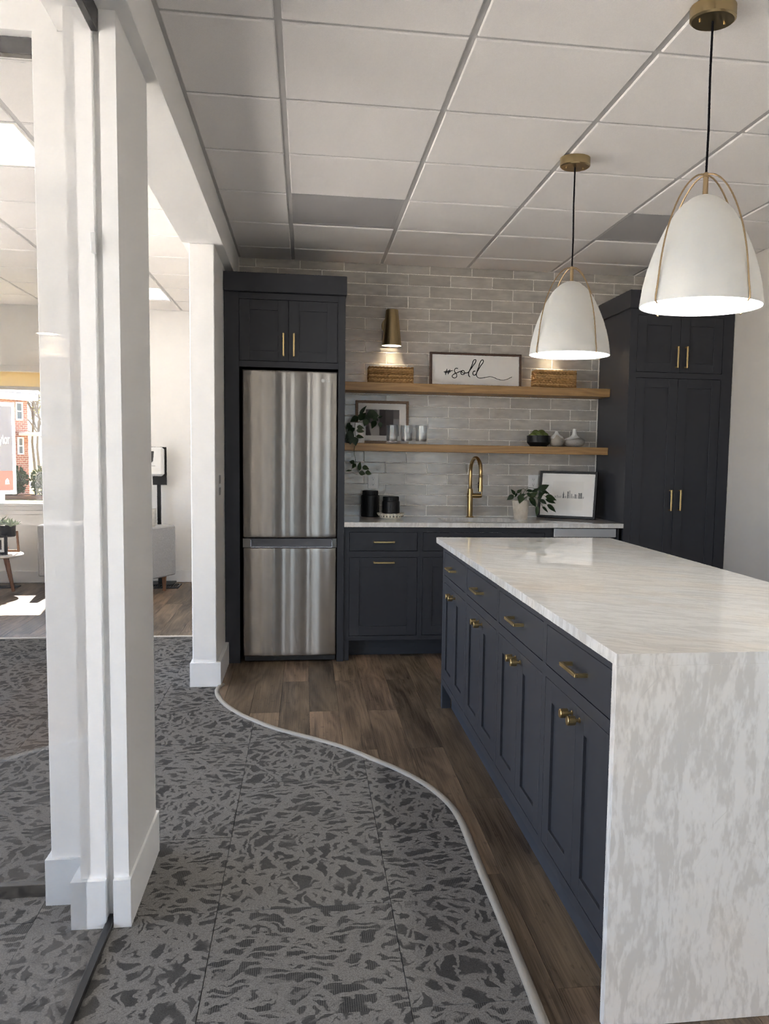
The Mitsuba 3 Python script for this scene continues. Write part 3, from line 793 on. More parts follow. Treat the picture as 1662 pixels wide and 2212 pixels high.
def pendant(x, y, label):
    k = thing("pendant_lamp", label, "pendant lamp", "dome pendants over the island")
    outp = [(.1815, 1.812), (.1790, 1.830), (.1735, 1.870), (.1620, 1.920), (.1490, 1.960), (.1330, 2.000), (.1090, 2.050), (.0840, 2.090), (.0650, 2.110), (.0420, 2.128), (.0200, 2.1370), (0.0, 2.139)]
    inp = [(max(r - .0025, 0), z - .0022 * (1 if r < .1 else .3)) for r, z in outp]; inp[0] = (.179, 1.8122)
    part(k, "shade", lathe(outp, x, y, 0, 72), "lamp_white", smooth=40)
    part(k, "shade_lining", lathe(inp[::-1], x, y, 0, 72), "lamp_inside", smooth=40)
    rod = [(.004, 2.1975), (.018, 2.1965), (.038, 2.189), (.066, 2.168), (.096, 2.132), (.1225, 2.085), (.142, 2.038), (.1585, 1.982), (.1725, 1.905), (.1800, 1.850), (.1845, 1.814), (.1835, 1.808), (.176, 1.8065)]
    for a in (22, 112, 202, 292):
        c, s_ = math.cos(math.radians(a)), math.sin(math.radians(a))
        part(k, "rod", tube(spline([(x + r * c, y + r * s_, z) for r, z in rod], 34), .0026, 8), "rod_brass", smooth=40)
    part(k, "stem", lathe([(0, 2.137), (.009, 2.138), (.0078, 2.146), (.0078, 2.1900), (.0100, 2.1920), (.0100, 2.2010), (.0045, 2.2050), (0, 2.2050)], x, y, 0, 24), "rod_brass", smooth=35)
    part(k, "cord", tube([(x, y, 2.203), (x + .0015, y, 2.33), (x - .001, y, 2.48), (x, y, 2.637)], .0036, 8), "cord_black", smooth=True)
    part(k, "canopy", lathe([(0, 2.6330), (.061, 2.6330), (.0665, 2.6375), (.0665, 2.6710), (0, 2.6715)], x, y, 0, 56), "aged_brass", smooth=35)
    for s_ in (-1, 1):
        part(k, "screw", lathe([(0, 2.628), (.0035, 2.628), (.0035, 2.6329), (0, 2.6329)], x + .038 * s_, y + .004, 0, 12), "aged_brass")
    b = trimesh.creation.icosphere(2, .032); b.apply_translation([x, y, 1.985])
    part(k, "bulb", mikit.ply(b, "lamp_inside", True, emitter={"type": "area", "radiance": rgb(BULB, BULB * .97, BULB * .90)}), None)
    part(k, "socket", lathe([(0, 2.016), (.018, 2.016), (.018, 2.10), (0, 2.10)], x, y, 0, 20), "lamp_inside", smooth=35)


pendant(1.178, 2.565, "white dome pendant nearest the viewer, at the upper right")
pendant(1.178, 3.904, "white dome pendant farther back, in front of the tiled wall")


def sconce(x, label):
    k = thing("wall_sconce", label, "wall sconce", "brass sconces over the upper shelf")
    m = lathe([(0, 0), (.054, 0), (.056, .003), (.056, .013), (.053, .016), (0, .016)], seg=44)
    m.apply_transform(trimesh.transformations.rotation_matrix(np.pi / 2, [1, 0, 0])); m.apply_translation([x - .008, YB - .0025, 2.252])
    part(k, "plate", m, "aged_brass", smooth=35)
    part(k, "arm", tube([(x, YB - .019, 2.252), (x, 6.236, 2.252)], .010, 14), "aged_brass", smooth=35)
    t = [(.0672, 2.104), (.0672, 2.110), (.0420, 2.347), (.0395, 2.3500), (0, 2.3505)]
    part(k, "shade", lathe(t, x, 6.188, 0, 56), "aged_brass", smooth=35)
    part(k, "shade_lining", lathe([(0, 2.34), (.039, 2.34), (.0655, 2.106), (.0672, 2.104)], x, 6.188, 0, 56), "lamp_inside", smooth=35)
    b = trimesh.creation.icosphere(2, .024); b.apply_translation([x, 6.188, 2.232])
    part(k, "bulb", mikit.ply(b, "lamp_inside", True, emitter={"type": "area", "radiance": rgb(SCONCE, SCONCE * .82, SCONCE * .56)}), None)


sconce(.590, "tapered brass wall sconce above the left woven basket")
sconce(1.745, "tapered brass wall sconce hidden behind the farther pendant, above the right basket")

# ------------------------------------------------------------------ things on the shelves
def basket(x0, x1, y0, y1, z0, z1, label, braid, window):
    k = thing("woven_basket", label, "basket", "woven rush baskets on the upper shelf")
    rows = 8; th = .0085; hz = (z1 - z0) / rows
    # the handle opening is left in the two end walls
    for r in range(rows):
        z = z0 + hz * (r + .5)
        loop = [(x0 + th, y0 + th), (x1 - th, y0 + th), (x1 - th, y1 - th), (x0 + th, y1 - th)]
        segs = []
        for e in range(4):
            a, b = np.array(loop[e]), np.array(loop[(e + 1) % 4]); L = np.linalg.norm(b - a); n = max(3, int(L / .0235)); t = (b - a) / L
            for s in range(n):
                u = (s + .5 + .22 * ((r % 2) - .5) + .1 * (rng.random() - .5)) / n
                c = a + (b - a) * u
                if window and e == 3 and rows - 4 <= r < rows - 1 and .3 < u < .7: continue
                m = trimesh.creation.icosphere(1, 1.0)
                m.apply_scale([L / n * .66, th * (.85 + .25 * rng.random()), hz * (.50 + .10 * rng.random())])
                tilt = .30 if not braid or r % 2 else -.42
                m.apply_transform(trimesh.transformations.rotation_matrix(-tilt * (.7 + .6 * rng.random()), [0, 1, 0]))
                ang = math.atan2(t[1], t[0]); m.apply_transform(trimesh.transformations.rotation_matrix(ang, [0, 0, 1]))
                m.apply_translation([c[0], c[1], z]); segs.append(m)
        part(k, "woven_row", cat(segs), BASK[int(rng.integers(3))], smooth=True)
    part(k, "bottom", B(x0 + .012, x1 - .012, y0 + .012, y1 - .012, z0, z0 + .008, 0), BASK[1])
    part(k, "lining", cat(B(x0 + .0125, x1 - .0125, y0 + .013, y0 + .0145, z0 + .008, z1 - .006, 0), B(x0 + .0125, x1 - .0125, y1 - .0145, y1 - .013, z0 + .008, z1 - .006, 0)), BASK[1])


basket(.4215, .7345, 6.058, 6.205, S1 + .0018, 1.9490, "twisted rush basket below the visible brass sconce, left on the upper shelf", False, True)
basket(1.5900, 1.8925, 6.058, 6.205, S1 + .0018, 1.9610, "plaited rush basket with a handle hole, right of the sold sign", True, True)

# sign
k = thing("framed_sign", "dark framed white sign lettered #sold in black script", "sign")
lean = math.radians(3.2)


def leaned(m, x=0, y=0, z=0, yaw=0.0, ln=0.0):
    """local x across, y into the wall, z up; leans back about the lower edge"""
    m = m.copy()
    m.apply_transform(trimesh.transformations.rotation_matrix(-ln, [1, 0, 0])); m.apply_transform(trimesh.transformations.rotation_matrix(-yaw, [0, 0, 1])); m.apply_translation([x, y, z]); return m


SW, SH = .663, .2395
lx, ly, lz = .8665, 6.222, S1 + .0016
for bxs in (B(0, .0165, 0, .022, 0, SH), B(SW - .0165, SW, 0, .022, 0, SH), B(.0165, SW - .0165, 0, .022, 0, .0150), B(.0165, SW - .0165, 0, .022, SH - .0150, SH)):
    part(k, "frame_rail", leaned(bxs, lx, ly, lz, 0, lean), "dark_wood_frame")
bd = part(k, "board", leaned(B(.0140, SW - .0140, .010, .018, .012, SH - .012, 0), lx, ly, lz, 0, lean), "paper_white")
STR = [[(0.9893, 1.9625), (0.9791, 1.9217)], [(1.0112, 1.9611), (0.9987, 1.9265)], [(0.9678, 1.9427), (1.0311, 1.9531)], [(0.9745, 1.9356), (1.016, 1.9433)],
       [(1.0669, 1.967), (1.055, 1.9701), (1.0455, 1.9621), (1.0435, 1.9514), (1.0512, 1.9388), (1.0603, 1.9241), (1.0605, 1.9112), (1.0497, 1.9023), (1.0343, 1.904), (1.0275, 1.9124), (1.0339, 1.9233), (1.0578, 1.9368), (1.0796, 1.9469), (1.0971, 1.953)],
       [(1.0971, 1.953), (1.0907, 1.9421), (1.0932, 1.9293), (1.1029, 1.9262), (1.1151, 1.9321), (1.1171, 1.9429), (1.1103, 1.9534), (1.0992, 1.9552), (1.0972, 1.9466), (1.1194, 1.9378), (1.1414, 1.9427)],
       [(1.1414, 1.9427), (1.1608, 1.9656), (1.1843, 2.0006), (1.1979, 2.0267), (1.1959, 2.0361), (1.1858, 2.0328), (1.1711, 2.0002), (1.1563, 1.9655), (1.1467, 1.9395), (1.1471, 1.9223), (1.1575, 1.9119)],
       [(1.1942, 1.9529), (1.1831, 1.9526), (1.1768, 1.9404), (1.1792, 1.9276), (1.1895, 1.9244), (1.2033, 1.9411), (1.2203, 1.9717), (1.2417, 2.0045), (1.2523, 2.0284), (1.2477, 2.036), (1.2367, 2.0301), (1.2199, 1.9888), (1.2074, 1.9541), (1.2026, 1.9325), (1.206, 1.9155), (1.2217, 1.906), (1.2439, 1.9067), (1.2748, 1.9132), (1.3058, 1.9175), (1.3282, 1.9138), (1.3552, 1.9026), (1.3821, 1.8964), (1.4089, 1.8972), (1.4311, 1.9047), (1.4611, 1.9207)]]
for names, idx in (("hash_mark", (0, 1, 2, 3)), ("letter_s", (4,)), ("letter_o", (5,)), ("letter_l", (6,)), ("letter_d", (7,))):
    ms = []
    for q in idx:
        p = np.array(STR[q]); p3 = np.column_stack([p[:, 0] - lx, np.full(len(p), .0095), p[:, 1] - lz])
        n_ = 90 if q == 7 else 46
        pts = spline(p3, n_) if len(p) > 2 else p3
        rad = np.full(len(pts), .0030)
        if q == 7: rad = np.interp(np.arange(n_), [0, n_ * .5, n_ * .6, n_], [.0031, .0031, .0020, .0018])
        ms.append(tube(pts, rad, 8))
    part(k, names, leaned(cat(ms), lx, ly, lz, 0, lean), "ink", smooth=40)

# abstract picture on the lower shelf
k = thing("framed_picture", "walnut framed abstract print in greys leaning behind the trailing plant", "picture")
PWD, PHT, px_, py_, pz_, pl_ = .3775, .3020, .3470, 6.240, S2 + .0020, math.radians(4.5)
for bxs in (B(0, .0190, 0, .020, 0, PHT), B(PWD - .0190, PWD, 0, .020, 0, PHT), B(.019, PWD - .019, 0, .020, 0, .0190), B(.019, PWD - .019, 0, .020, PHT - .0190, PHT)):
    part(k, "frame_rail", leaned(bxs, px_, py_, pz_, 0, pl_), "walnut_frame")
part(k, "mat", leaned(B(.017, PWD - .017, .008, .014, .017, PHT - .017, 0), px_, py_, pz_, 0, pl_), "paper_white")
for nm, c in (("art_grey", (.17, .165, .17)), ("art_dark", (.075, .07, .072)), ("art_pale", (.30, .30, .31)), ("art_mid", (.115, .108, .112)), ("art_light", (.42, .41, .40))): M[nm] = diff(c)
ax0, ax1, az0, az1 = .0725, .3105, .0570, .2400
for x0, x1, z0, z1, mm in ((ax0, .170, az0, az1, "art_grey"), (.170, .212, az0, az1, "art_dark"), (.212, .268, az0, az1, "art_mid"), (.268, ax1, az0, .175, "art_pale"), (.268, ax1, .175, az1, "art_grey")):
    part(k, "print_block", leaned(B(x0, x1, .0072, .0079, z0, z1, 0), px_, py_, pz_, 0, pl_), mm)
for pts_, mm in (([(ax0, az0), (.108, az0), (.090, .125), (ax0, .11)], "art_dark"), ([(.112, az0), (.168, az0), (.168, .115), (.150, .150), (.095, .140)], "art_light"), ([(.160, .19), (.168, .19), (.168, az1), (.150, az1)], "art_light")):
    m = ext(Polygon(pts_), .0006); m.apply_transform([[1, 0, 0, 0], [0, 0, -1, .0071], [0, 1, 0, 0], [0, 0, 0, 1]])
    part(k, "print_shape", leaned(m, px_, py_, pz_, 0, pl_), mm)

# drinking glasses
def tumbler(x, y, label):
    k = thing("drinking_glass", label, "glass", "cut glass tumblers on the lower shelf")
    n, zs = 96, np.array([0, .002, .006, .060, .076, .079, .083, .1265, .1285])
    an = np.arange(n) * 2 * np.pi / n
    fl = .0009 * np.abs(np.sin(an * 12)) ** .7
    rings = []
    for z in zs:
        base = .0345 if z == 0 else (.0372 if z < .004 else .0388 + .0026 * min(z / .12, 1))
        cut = fl if .004 < z < .077 else 0 * fl
        rr = base - cut - (.0006 if z > .128 else 0)
        rings.append(np.column_stack([rr * np.cos(an), rr * np.sin(an), np.full(n, z)]))
    for z in [.1285, .1265, .083, .040, .027, .0225, .0195]:
        rr = {.1285: .0399, .1265: .0396, .083: .0388, .040: .0374, .027: .0366, .0225: .0340, .0195: .026}[z]
        rings.append(np.column_stack([rr * np.cos(an), rr * np.sin(an), np.full(n, z)]))
    v = np.concatenate(rings); R = len(rings); f = []
    for r in range(R - 1):
        j = np.arange(n); q = (j + 1) % n
        f += np.column_stack([r * n + j, r * n + q, (r + 1) * n + q]).tolist() + np.column_stack([r * n + j, (r + 1) * n + q, (r + 1) * n + j]).tolist()
    c0, c1 = len(v), len(v) + 1
    v = np.vstack([v, [0, 0, 0], [0, 0, .0188]])
    for j in range(n): f += [[c0, (j + 1) % n, j], [c1, (R - 1) * n + j, (R - 1) * n + (j + 1) % n]]
    m = trimesh.Trimesh(v, np.array(f), process=False); m.apply_translation([x, y, S2 + .0008])
    scene[k] = mikit.ply(m, "tumbler_glass", 50)


tumbler(.5915, 6.10, "cut glass tumbler in front of the abstract print, leftmost of three")
tumbler(.6930, 6.10, "cut glass tumbler at the print's right edge, middle of three")
tumbler(.7945, 6.10, "cut glass tumbler clear of the print, rightmost of three")

# leaves ------------------------------------------------------------------
def leaf(a, b, w, face=(0, -1, .35), droop=.18, fold=.16):
    a, b = np.array(a), np.array(b); L = np.linalg.norm(b - a); t = (b - a) / L
    n = np.array(face, float); n -= t * (n @ t); n /= np.linalg.norm(n); s = np.cross(n, t)
    us = np.linspace(0, 1, 9); prof = np.array([0, .62, .93, 1.0, .93, .76, .52, .25, 0.0]) * w * L * .5
    v = []
    for u, p in zip(us, prof):
        c = a + t * L * u - n * L * droop * (u - .35) ** 2 * 1.2
        v += [c - s * p + n * (fold * p), c - s * p * .5 + n * (fold * p * .35), c, c + s * p * .5 + n * (fold * p * .35), c + s * p + n * (fold * p)]
    f = []
    for i in range(8):
        for j in range(4):
            q = i * 5 + j
            f += [[q, q + 1, q + 6], [q, q + 6, q + 5]]
    v = np.array(v); f = np.array(f)
    m = trimesh.Trimesh(v, f, process=False)
    return m


k = thing("trailing_plant", "trailing green pothos in a white pot at the left end of the lower shelf", "plant")
part(k, "pot", lathe([(0, 0), (.056, 0), (.060, .004), (.062, .135), (.060, .1385), (.056, .1385), (.055, .118), (0, .118)], .342, 6.120, S2 + .0005, 48), "white_ceramic", smooth=35)
part(k, "soil", lathe([(0, .1185), (.0545, .1185), (.05, .121), (0, .123)], .342, 6.120, S2 + .0005, 24), "soil")
PLV = [([0.3667, 6.1, 1.6223], [0.412, 6.1, 1.684], 0.35), ([0.4136, 6.06, 1.6292], [0.4994, 6.06, 1.6161], 0.75), ([0.49, 6.06, 1.6007], [0.5211, 6.06, 1.6147], 0.5), ([0.5047, 6.05, 1.5723], [0.5063, 6.05, 1.5304], 0.75), ([0.4749, 6.06, 1.5815], [0.445, 6.06, 1.5271], 0.8), ([0.4132, 6.05, 1.5911], [0.3947, 6.05, 1.5409], 0.8), ([0.362, 6.08, 1.5835], [0.4072, 6.08, 1.6375], 0.8), ([0.3574, 6.07, 1.6057], [0.299, 6.07, 1.5704], 0.7), ([0.4511, 6.05, 1.607], [0.4932, 6.05, 1.5815], 0.7), ([0.396, 6.08, 1.6183], [0.4384, 6.08, 1.57], 0.7), ([0.3442, 6.04, 1.5366], [0.395, 6.04, 1.5282], 0.6), ([0.3408, 6.03, 1.5137], [0.3983, 6.03, 1.5043], 0.5), ([0.3392, 6.03, 1.4723], [0.3941, 6.03, 1.4658], 0.6), ([0.3304, 6.05, 1.529], [0.2753, 6.05, 1.4901], 0.7), ([0.3226, 6.04, 1.4985], [0.2665, 6.04, 1.4521], 0.8), ([0.3188, 6.035, 1.4682], [0.2700, 6.035, 1.4340], 0.8), ([0.3271, 6.015, 1.468], [0.337, 6.010, 1.4073], 0.8), ([0.3161, 6.07, 1.5595], [0.2684, 6.07, 1.5206], 0.7), ([0.303, 6.02, 1.4601], [0.2996, 6.012, 1.415], 0.7), ([0.3315, 6.0, 1.2914], [0.2927, 6.0, 1.3021], 0.8), ([0.3353, 6.0, 1.2877], [0.313, 6.0, 1.2527], 0.7), ([0.3602, 6.0, 1.2391], [0.3653, 6.0, 1.304], 0.45), ([0.3808, 6.0, 1.2658], [0.4308, 6.0, 1.2514], 0.7), ([0.3603, 6.0, 1.2278], [0.4058, 6.0, 1.2171], 0.75), ([0.4019, 6.0, 1.2321], [0.4463, 6.0, 1.2176], 0.8), ([0.3093, 6.0, 1.2403], [0.2659, 6.0, 1.2358], 0.35)]
lr = np.random.default_rng(5)
for i, (a, b, w) in enumerate(PLV):
    part(k, "leaf", leaf(a, b, w, (lr.uniform(-.5, .3), -1, lr.uniform(.1, .8)), fold=.12), "leaf_mid" if i >= 19 or i in (10, 11, 12, 5) else "leaf_dark", smooth=True)
part(k, "stem", tube(spline([(.345, 6.10, 1.548), (.338, 6.045, 1.585), (.331, 6.022, 1.52), (.337, 6.016, 1.44), (.3290, 6.012, 1.395), (.3256, 6.008, 1.359), (.3353, 6.005, 1.3178), (.3375, 6.004, 1.2915), (.3414, 6.004, 1.2651), (.3606, 6.004, 1.2277), (.406, 6.004, 1.2283)], 60), .0016, 6), "stem_green", smooth=True)
part(k, "stem", tube(spline([(.337, 6.004, 1.284), (.3074, 6.003, 1.2421), (.3492, 6.003, 1.2106)], 20), .0013, 6), "stem_green", smooth=True)
for c in ((.40, 6.07, 1.605), (.46, 6.07, 1.60), (.36, 6.09, 1.60)):
    part(k, "stem", tube(spline([(.345, 6.11, 1.548), ((.345 + c[0]) / 2, 6.095, 1.60), c], 16), .0014, 6), "stem_green", smooth=True)

k = thing("potted_plant", "leafy green plant in a beige clay pot on the counter", "plant")
part(k, "pot", lathe([(0, 0), (.0445, 0), (.0470, .003), (.0590, .130), (.0585, .1345), (.0545, .1345), (.0530, .112), (0, .112)], 1.4920, 6.0, .9138, 48), "terracotta_beige", smooth=35)
part(k, "soil", lathe([(0, .1125), (.0525, .1125), (.045, .116), (0, .118)], 1.4920, 6.0, .9138, 24), "soil")
QLV = [([1.4482, 5.99, 1.086], [1.4174, 5.99, 1.1281], 0.5), ([1.4617, 6.0, 1.0991], [1.5, 6.0, 1.1286], 0.5), ([1.4367, 5.98, 1.0841], [1.3855, 5.98, 1.0511], 0.6), ([1.4816, 5.95, 1.0927], [1.4674, 5.935, 1.0272], 0.75), ([1.4854, 5.97, 1.0851], [1.5187, 5.97, 1.0899], 0.6), ([1.5301, 6.0, 1.1177], [1.5855, 6.0, 1.1129], 0.45), ([1.5278, 5.98, 1.1007], [1.5651, 5.98, 1.0787], 0.6), ([1.5518, 5.99, 1.0736], [1.6107, 5.99, 1.1078], 0.6), ([1.6107, 6.0, 1.1208], [1.6965, 6.0, 1.1599], 0.5), ([1.6291, 6.0, 1.121], [1.703, 6.0, 1.0971], 0.4), ([1.6109, 5.98, 1.0881], [1.6634, 5.98, 1.1056], 0.5), ([1.6646, 5.99, 1.0792], [1.751, 5.99, 1.0553], 0.6), ([1.6596, 5.97, 1.0599], [1.7399, 5.97, 1.0329], 0.5), ([1.6708, 5.96, 1.0248], [1.7403, 5.96, 0.9701], 0.4), ([1.6326, 5.95, 1.0094], [1.6807, 5.95, 0.9686], 0.4), ([1.6034, 5.97, 1.0147], [1.6019, 5.97, 0.9353], 0.35), ([1.5438, 5.95, 1.071], [1.5937, 5.95, 1.0046], 0.6), ([1.6043, 5.97, 1.0617], [1.6404, 5.97, 1.0889], 0.6), ([1.6201, 5.96, 1.0579], [1.6694, 5.96, 1.0248], 0.5), ([1.5323, 5.94, 1.0625], [1.5739, 5.94, 1.0451], 0.6), ([1.577, 6.01, 1.0998], [1.6222, 6.01, 1.1363], 0.5), ([1.4591, 5.98, 1.1], [1.4417, 5.98, 1.0686], 0.5)]
for i, (a, b, w) in enumerate(QLV):
    part(k, "leaf", leaf(a, b, w, (lr.uniform(-.5, .5), -1, lr.uniform(.2, .9)), fold=.14), "leaf_mid" if i % 4 == 3 else "leaf_dark", smooth=True)
for c in ((1.448, 5.99, 1.087), (1.482, 5.955, 1.093), (1.53, 5.985, 1.108), (1.555, 5.985, 1.075), (1.612, 5.995, 1.118), (1.665, 5.985, 1.078), (1.635, 5.955, 1.012), (1.603, 5.97, 1.016)):
    part(k, "stem", tube(spline([(1.492, 6.0, 1.028), ((1.492 + c[0]) / 2, (6.0 + c[1]) / 2, max(c[2], 1.06) + .02), c], 16), .0016, 6), "stem_green", smooth=True)

# bowl of limes and vases
k = thing("fruit_bowl", "black angular bowl on the lower shelf holding green limes", "bowl")
scene[k] = mikit.ply(lathe([(0, 0), (.058, 0), (.062, .003), (.0820, .026), (.0830, .030), (.0830, .0760), (.0800, .0765), (.0790, .030), (.055, .008), (0, .007)], 1.6410, 6.125, S2 + .0005, 56), "matte_black", 35)
for i, (dx, dy, dz, r) in enumerate([(-.046, -.025, .074, .026), (-.004, -.034, .080, .0285), (.040, -.024, .074, .0265), (-.020, .012, .092, .027), (.022, .010, .093, .0285), (.050, .024, .070, .024), (-.05, .03, .066, .022)]):
    m = trimesh.creation.icosphere(3, r); m.apply_scale([1.0, 1.0, .92]); m.vertices += np.outer(np.clip((m.vertices[:, 0] - .6 * r) / r, 0, 1) ** 1.5, [.006, 0, .002])
    m.apply_transform(trimesh.transformations.rotation_matrix(i * 1.3, [.2, .3, 1])); dressed(m, .0012, 60, i); m.apply_translation([1.6410 + dx, 6.125 + dy, S2 + dz])
    solid("lime", m, "lime_skin", ["green lime at the left of the black bowl", "green lime at the front middle of the black bowl", "green lime at the right front of the black bowl", "green lime heaped upper left in the black bowl", "green lime heaped on top at the right of the black bowl", "green lime at the right back of the black bowl", "green lime at the left back of the black bowl"][i], "lime", smooth=True, group="limes in the black bowl")
solid("vase", lathe([(0, 0), (.022, 0), (.040, .008), (.053, .026), (.0575, .044), (.0535, .062), (.041, .075), (.026, .083), (.0165, .092), (.0125, .102), (.0110, .1085), (.0085, .1100), (.0065, .108), (.006, .09), (0, .088)], 1.7715, 6.125, S2 + .0005, 56), "vase_clay", "small round beige vase with a white dipped neck, beside the black bowl", "vase", smooth=40)
solid("vase", lathe([(0, 0), (.034, 0), (.056, .006), (.072, .020), (.0775, .037), (.074, .053), (.060, .062), (.040, .069), (.026, .077), (.018, .088), (.0145, .106), (.0135, .126), (.0105, .1300), (.008, .128), (.007, .10), (0, .095)], 1.9080, 6.140, S2 + .0005, 56), "vase_stone", "wide squat speckled grey vase with a white dipped neck, rightmost on the lower shelf", "vase", smooth=40)

# outlets
def outlet(x0, x1, z0, z1, label):
    k = thing("wall_outlet", label, "outlet")
    part(k, "plate", B(x0, x1, YB - .0085, YB - .0012, z0, z1, .002), "white_plastic")
    xc, zc = (x0 + x1) / 2, (z0 + z1) / 2
    part(k, "insert", B(xc - .0175, xc + .0175, YB - .0100, YB - .0080, zc - .034, zc + .034, .0008), "white_plastic")
    for s in (-1, 1):
        zc2 = zc + s * .019
        part(k, "socket_slots", cat(B(xc - .0078, xc - .0058, YB - .0106, YB - .0095, zc2 - .001, zc2 + .0078, 0), B(xc + .0054, xc + .0074, YB - .0106, YB - .0095, zc2 - .001, zc2 + .0068, 0), B(xc - .0024, xc + .0024, YB - .0106, YB - .0095, zc2 - .0098, zc2 - .005, 0)), "dark_plastic")


outlet(.4415, .5155, 1.1070, 1.2155, "white wall outlet above the black canisters")
outlet(1.6160, 1.6900, 1.1130, 1.2215, "white wall outlet behind the leafy plant on the counter")

# canisters and trivet
def canister(x, y, z, r, rl, hb, ht, label):
    k = thing("canister", label, "canister", "black canisters on the counter")
    part(k, "body", lathe([(0, 0), (r - .004, 0), (r, .004), (r, hb - .008), (r - .005, hb), (0, hb)], x, y, z, 64), "matte_black", smooth=35)
    part(k, "lid", lathe([(0, hb + .0005), (rl, hb + .0005), (rl, ht - .007), (rl + .0015, ht - .006), (rl + .0015, ht - .002), (rl - .002, ht), (0, ht)], x, y, z, 64), "matte_black", smooth=35)
    n = 30
    for_ = []
    for i in range(n):
        a = 2 * np.pi * i / n
        m = B(-.0018, .0018, -.0012, .0012, hb + .004, ht - .010, .0005); m.apply_transform(trimesh.transformations.rotation_matrix(a, [0, 0, 1])); m.apply_translation([x + (rl + .0004) * math.sin(a), y - (rl + .0004) * math.cos(a), z]); for_.append(m)
    part(k, "lid_ribs", cat(for_), "matte_black")


canister(.4530, 6.205, .9138, .0640, .0545, .154, .184, "taller matte black canister beside the refrigerator cabinet")
canister(.5880, 6.085, .9470, .0610, .0545, .086, .116, "shorter matte black canister standing on the carved ivory trivet")
k = thing("trivet", "distressed ivory carved trivet with a ruffled rim under the shorter canister", "trivet")
n = 96; an = np.arange(n) * 2 * np.pi / n
rings = []
for r, z, amp in ((.0, .004, 0), (.050, .004, 0), (.062, .000, .001), (.070, .0005, .002), (.080, .010, .004), (.090, .026, .0055), (.094, .0325, .0055), (.091, .0335, .005), (.082, .029, .003), (.074, .0300, 0), (.0, .0305, 0)):
    w = amp * np.sin(an * 14) + amp * .5 * np.sin(an * 28 + 1)
    rings.append(np.column_stack([(r + w) * np.cos(an), (r + w) * np.sin(an), z + np.abs(w) * .4 + 0 * an]))
v = np.concatenate(rings); f = []
for r in range(len(rings) - 1):
    j = np.arange(n); q = (j + 1) % n
    f += np.column_stack([r * n + j, r * n + q, (r + 1) * n + q]).tolist() + np.column_stack([r * n + j, (r + 1) * n + q, (r + 1) * n + j]).tolist()
m = trimesh.Trimesh(v, np.array(f), process=False); m.apply_translation([.5880, 6.085, .9137])
part(k, "dish", m, "ivory_carved", smooth=40)
hs = []
for i in range(22):
    a = 2 * np.pi * (i + .5) / 22
    m = trimesh.creation.icosphere(1, 1.0); m.apply_scale([.0052, .0030, .0040]); m.apply_transform(trimesh.transformations.rotation_matrix(a, [0, 0, 1])); m.apply_translation([.5880 + .0845 * math.sin(a), 6.085 - .0845 * math.cos(a), .9137 + .0135]); hs.append(m)
part(k, "pierced_holes", cat(hs), "soil", label="dark pierced holes")

# faucet
k = thing("faucet", "brushed brass gooseneck faucet with a side lever behind the sink", "faucet")
fx, fy, fz = 1.1690, 6.205, .9138
part(k, "base", lathe([(0, 0), (.0285, 0), (.0290, .003), (.0275, .006), (.0205, .007), (0, .007)], fx, fy, fz, 40), "faucet_brass", smooth=35)
part(k, "body", lathe([(0, .0072), (.0198, .0072), (.0198, .1750), (.0196, .2030), (.0185, .2045), (0, .2045)], fx, fy, fz, 40), "faucet_brass", smooth=35)
dv = np.array([.036, -.19]); rad = np.linalg.norm(dv) / 2; dvn = dv / np.linalg.norm(dv)
arch = [(fx, fy, fz + .205), (fx, fy, fz + .30)] + [(fx + dvn[0] * (rad - rad * math.cos(t)), fy + dvn[1] * (rad - rad * math.cos(t)), fz + .328 + rad * math.sin(t)) for t in np.linspace(0, np.pi, 22)] + [(fx + dv[0], fy + dv[1], fz + .29)]
part(k, "neck", tube(arch, .0126, 24), "faucet_brass", smooth=True)
part(k, "spray_head", lathe([(0, .191), (.0150, .191), (.0162, .194), (.0150, .262), (.0136, .2895), (0, .2895)], fx + dv[0], fy + dv[1], fz, 32), "faucet_brass", smooth=35)
part(k, "spray_button", cat(B(fx + dv[0] - .0185, fx + dv[0] - .0145, fy + dv[1] - .006, fy + dv[1] + .006, fz + .215, fz + .238, .001), B(fx + dv[0] - .0178, fx + dv[0] - .0140, fy + dv[1] - .006, fy + dv[1] + .006, fz + .243, fz + .258, .001)), "matte_black")
part(k, "handle", cat(cylx(fx - .0225, fx + .079, fy, fz + .1545, .0165, .0015), cylx(fx + .0795, fx + .0840, fy, fz + .1545, .0150, .001)), "faucet_brass", smooth=35)
part(k, "lever", tube([(fx + .0815, fy - .010, fz + .160), (fx + .0825, fy - .006, fz + .200), (fx + .0840, fy, fz + .240)], .0032, 10), "faucet_brass", smooth=True)

# skyline picture
k = thing("framed_picture", "black framed city skyline drawing leaning on the counter beside the pantry", "picture")
gx, gy, gyaw, gw, gh, gl = 1.668, 6.215, .5593, .4263, .3409, .1631
fz0 = .9174
for bxs in (B(0, .0175, 0, .022, 0, gh), B(gw - .0175, gw, 0, .022, 0, gh), B(.0175, gw - .0175, 0, .022, 0, .0175), B(.0175, gw - .0175, 0, .022, gh - .0175, gh)):
    part(k, "frame_rail", leaned(bxs, gx, gy, fz0, gyaw, gl), "matte_black")
part(k, "mat", leaned(B(.0155, gw - .0155, .009, .014, .0155, gh - .0155, 0), gx, gy, fz0, gyaw, gl), "paper_white")
M["sheet_cream"] = diff((.76, .75, .725))
part(k, "sheet", leaned(B(.100, gw - .098, .0082, .0089, .062, gh - .072, 0), gx, gy, fz0, gyaw, gl), "sheet_cream")
M["pencil_grey"] = diff((.20, .20, .205))
M["pencil_pale"] = diff((.46, .455, .45))
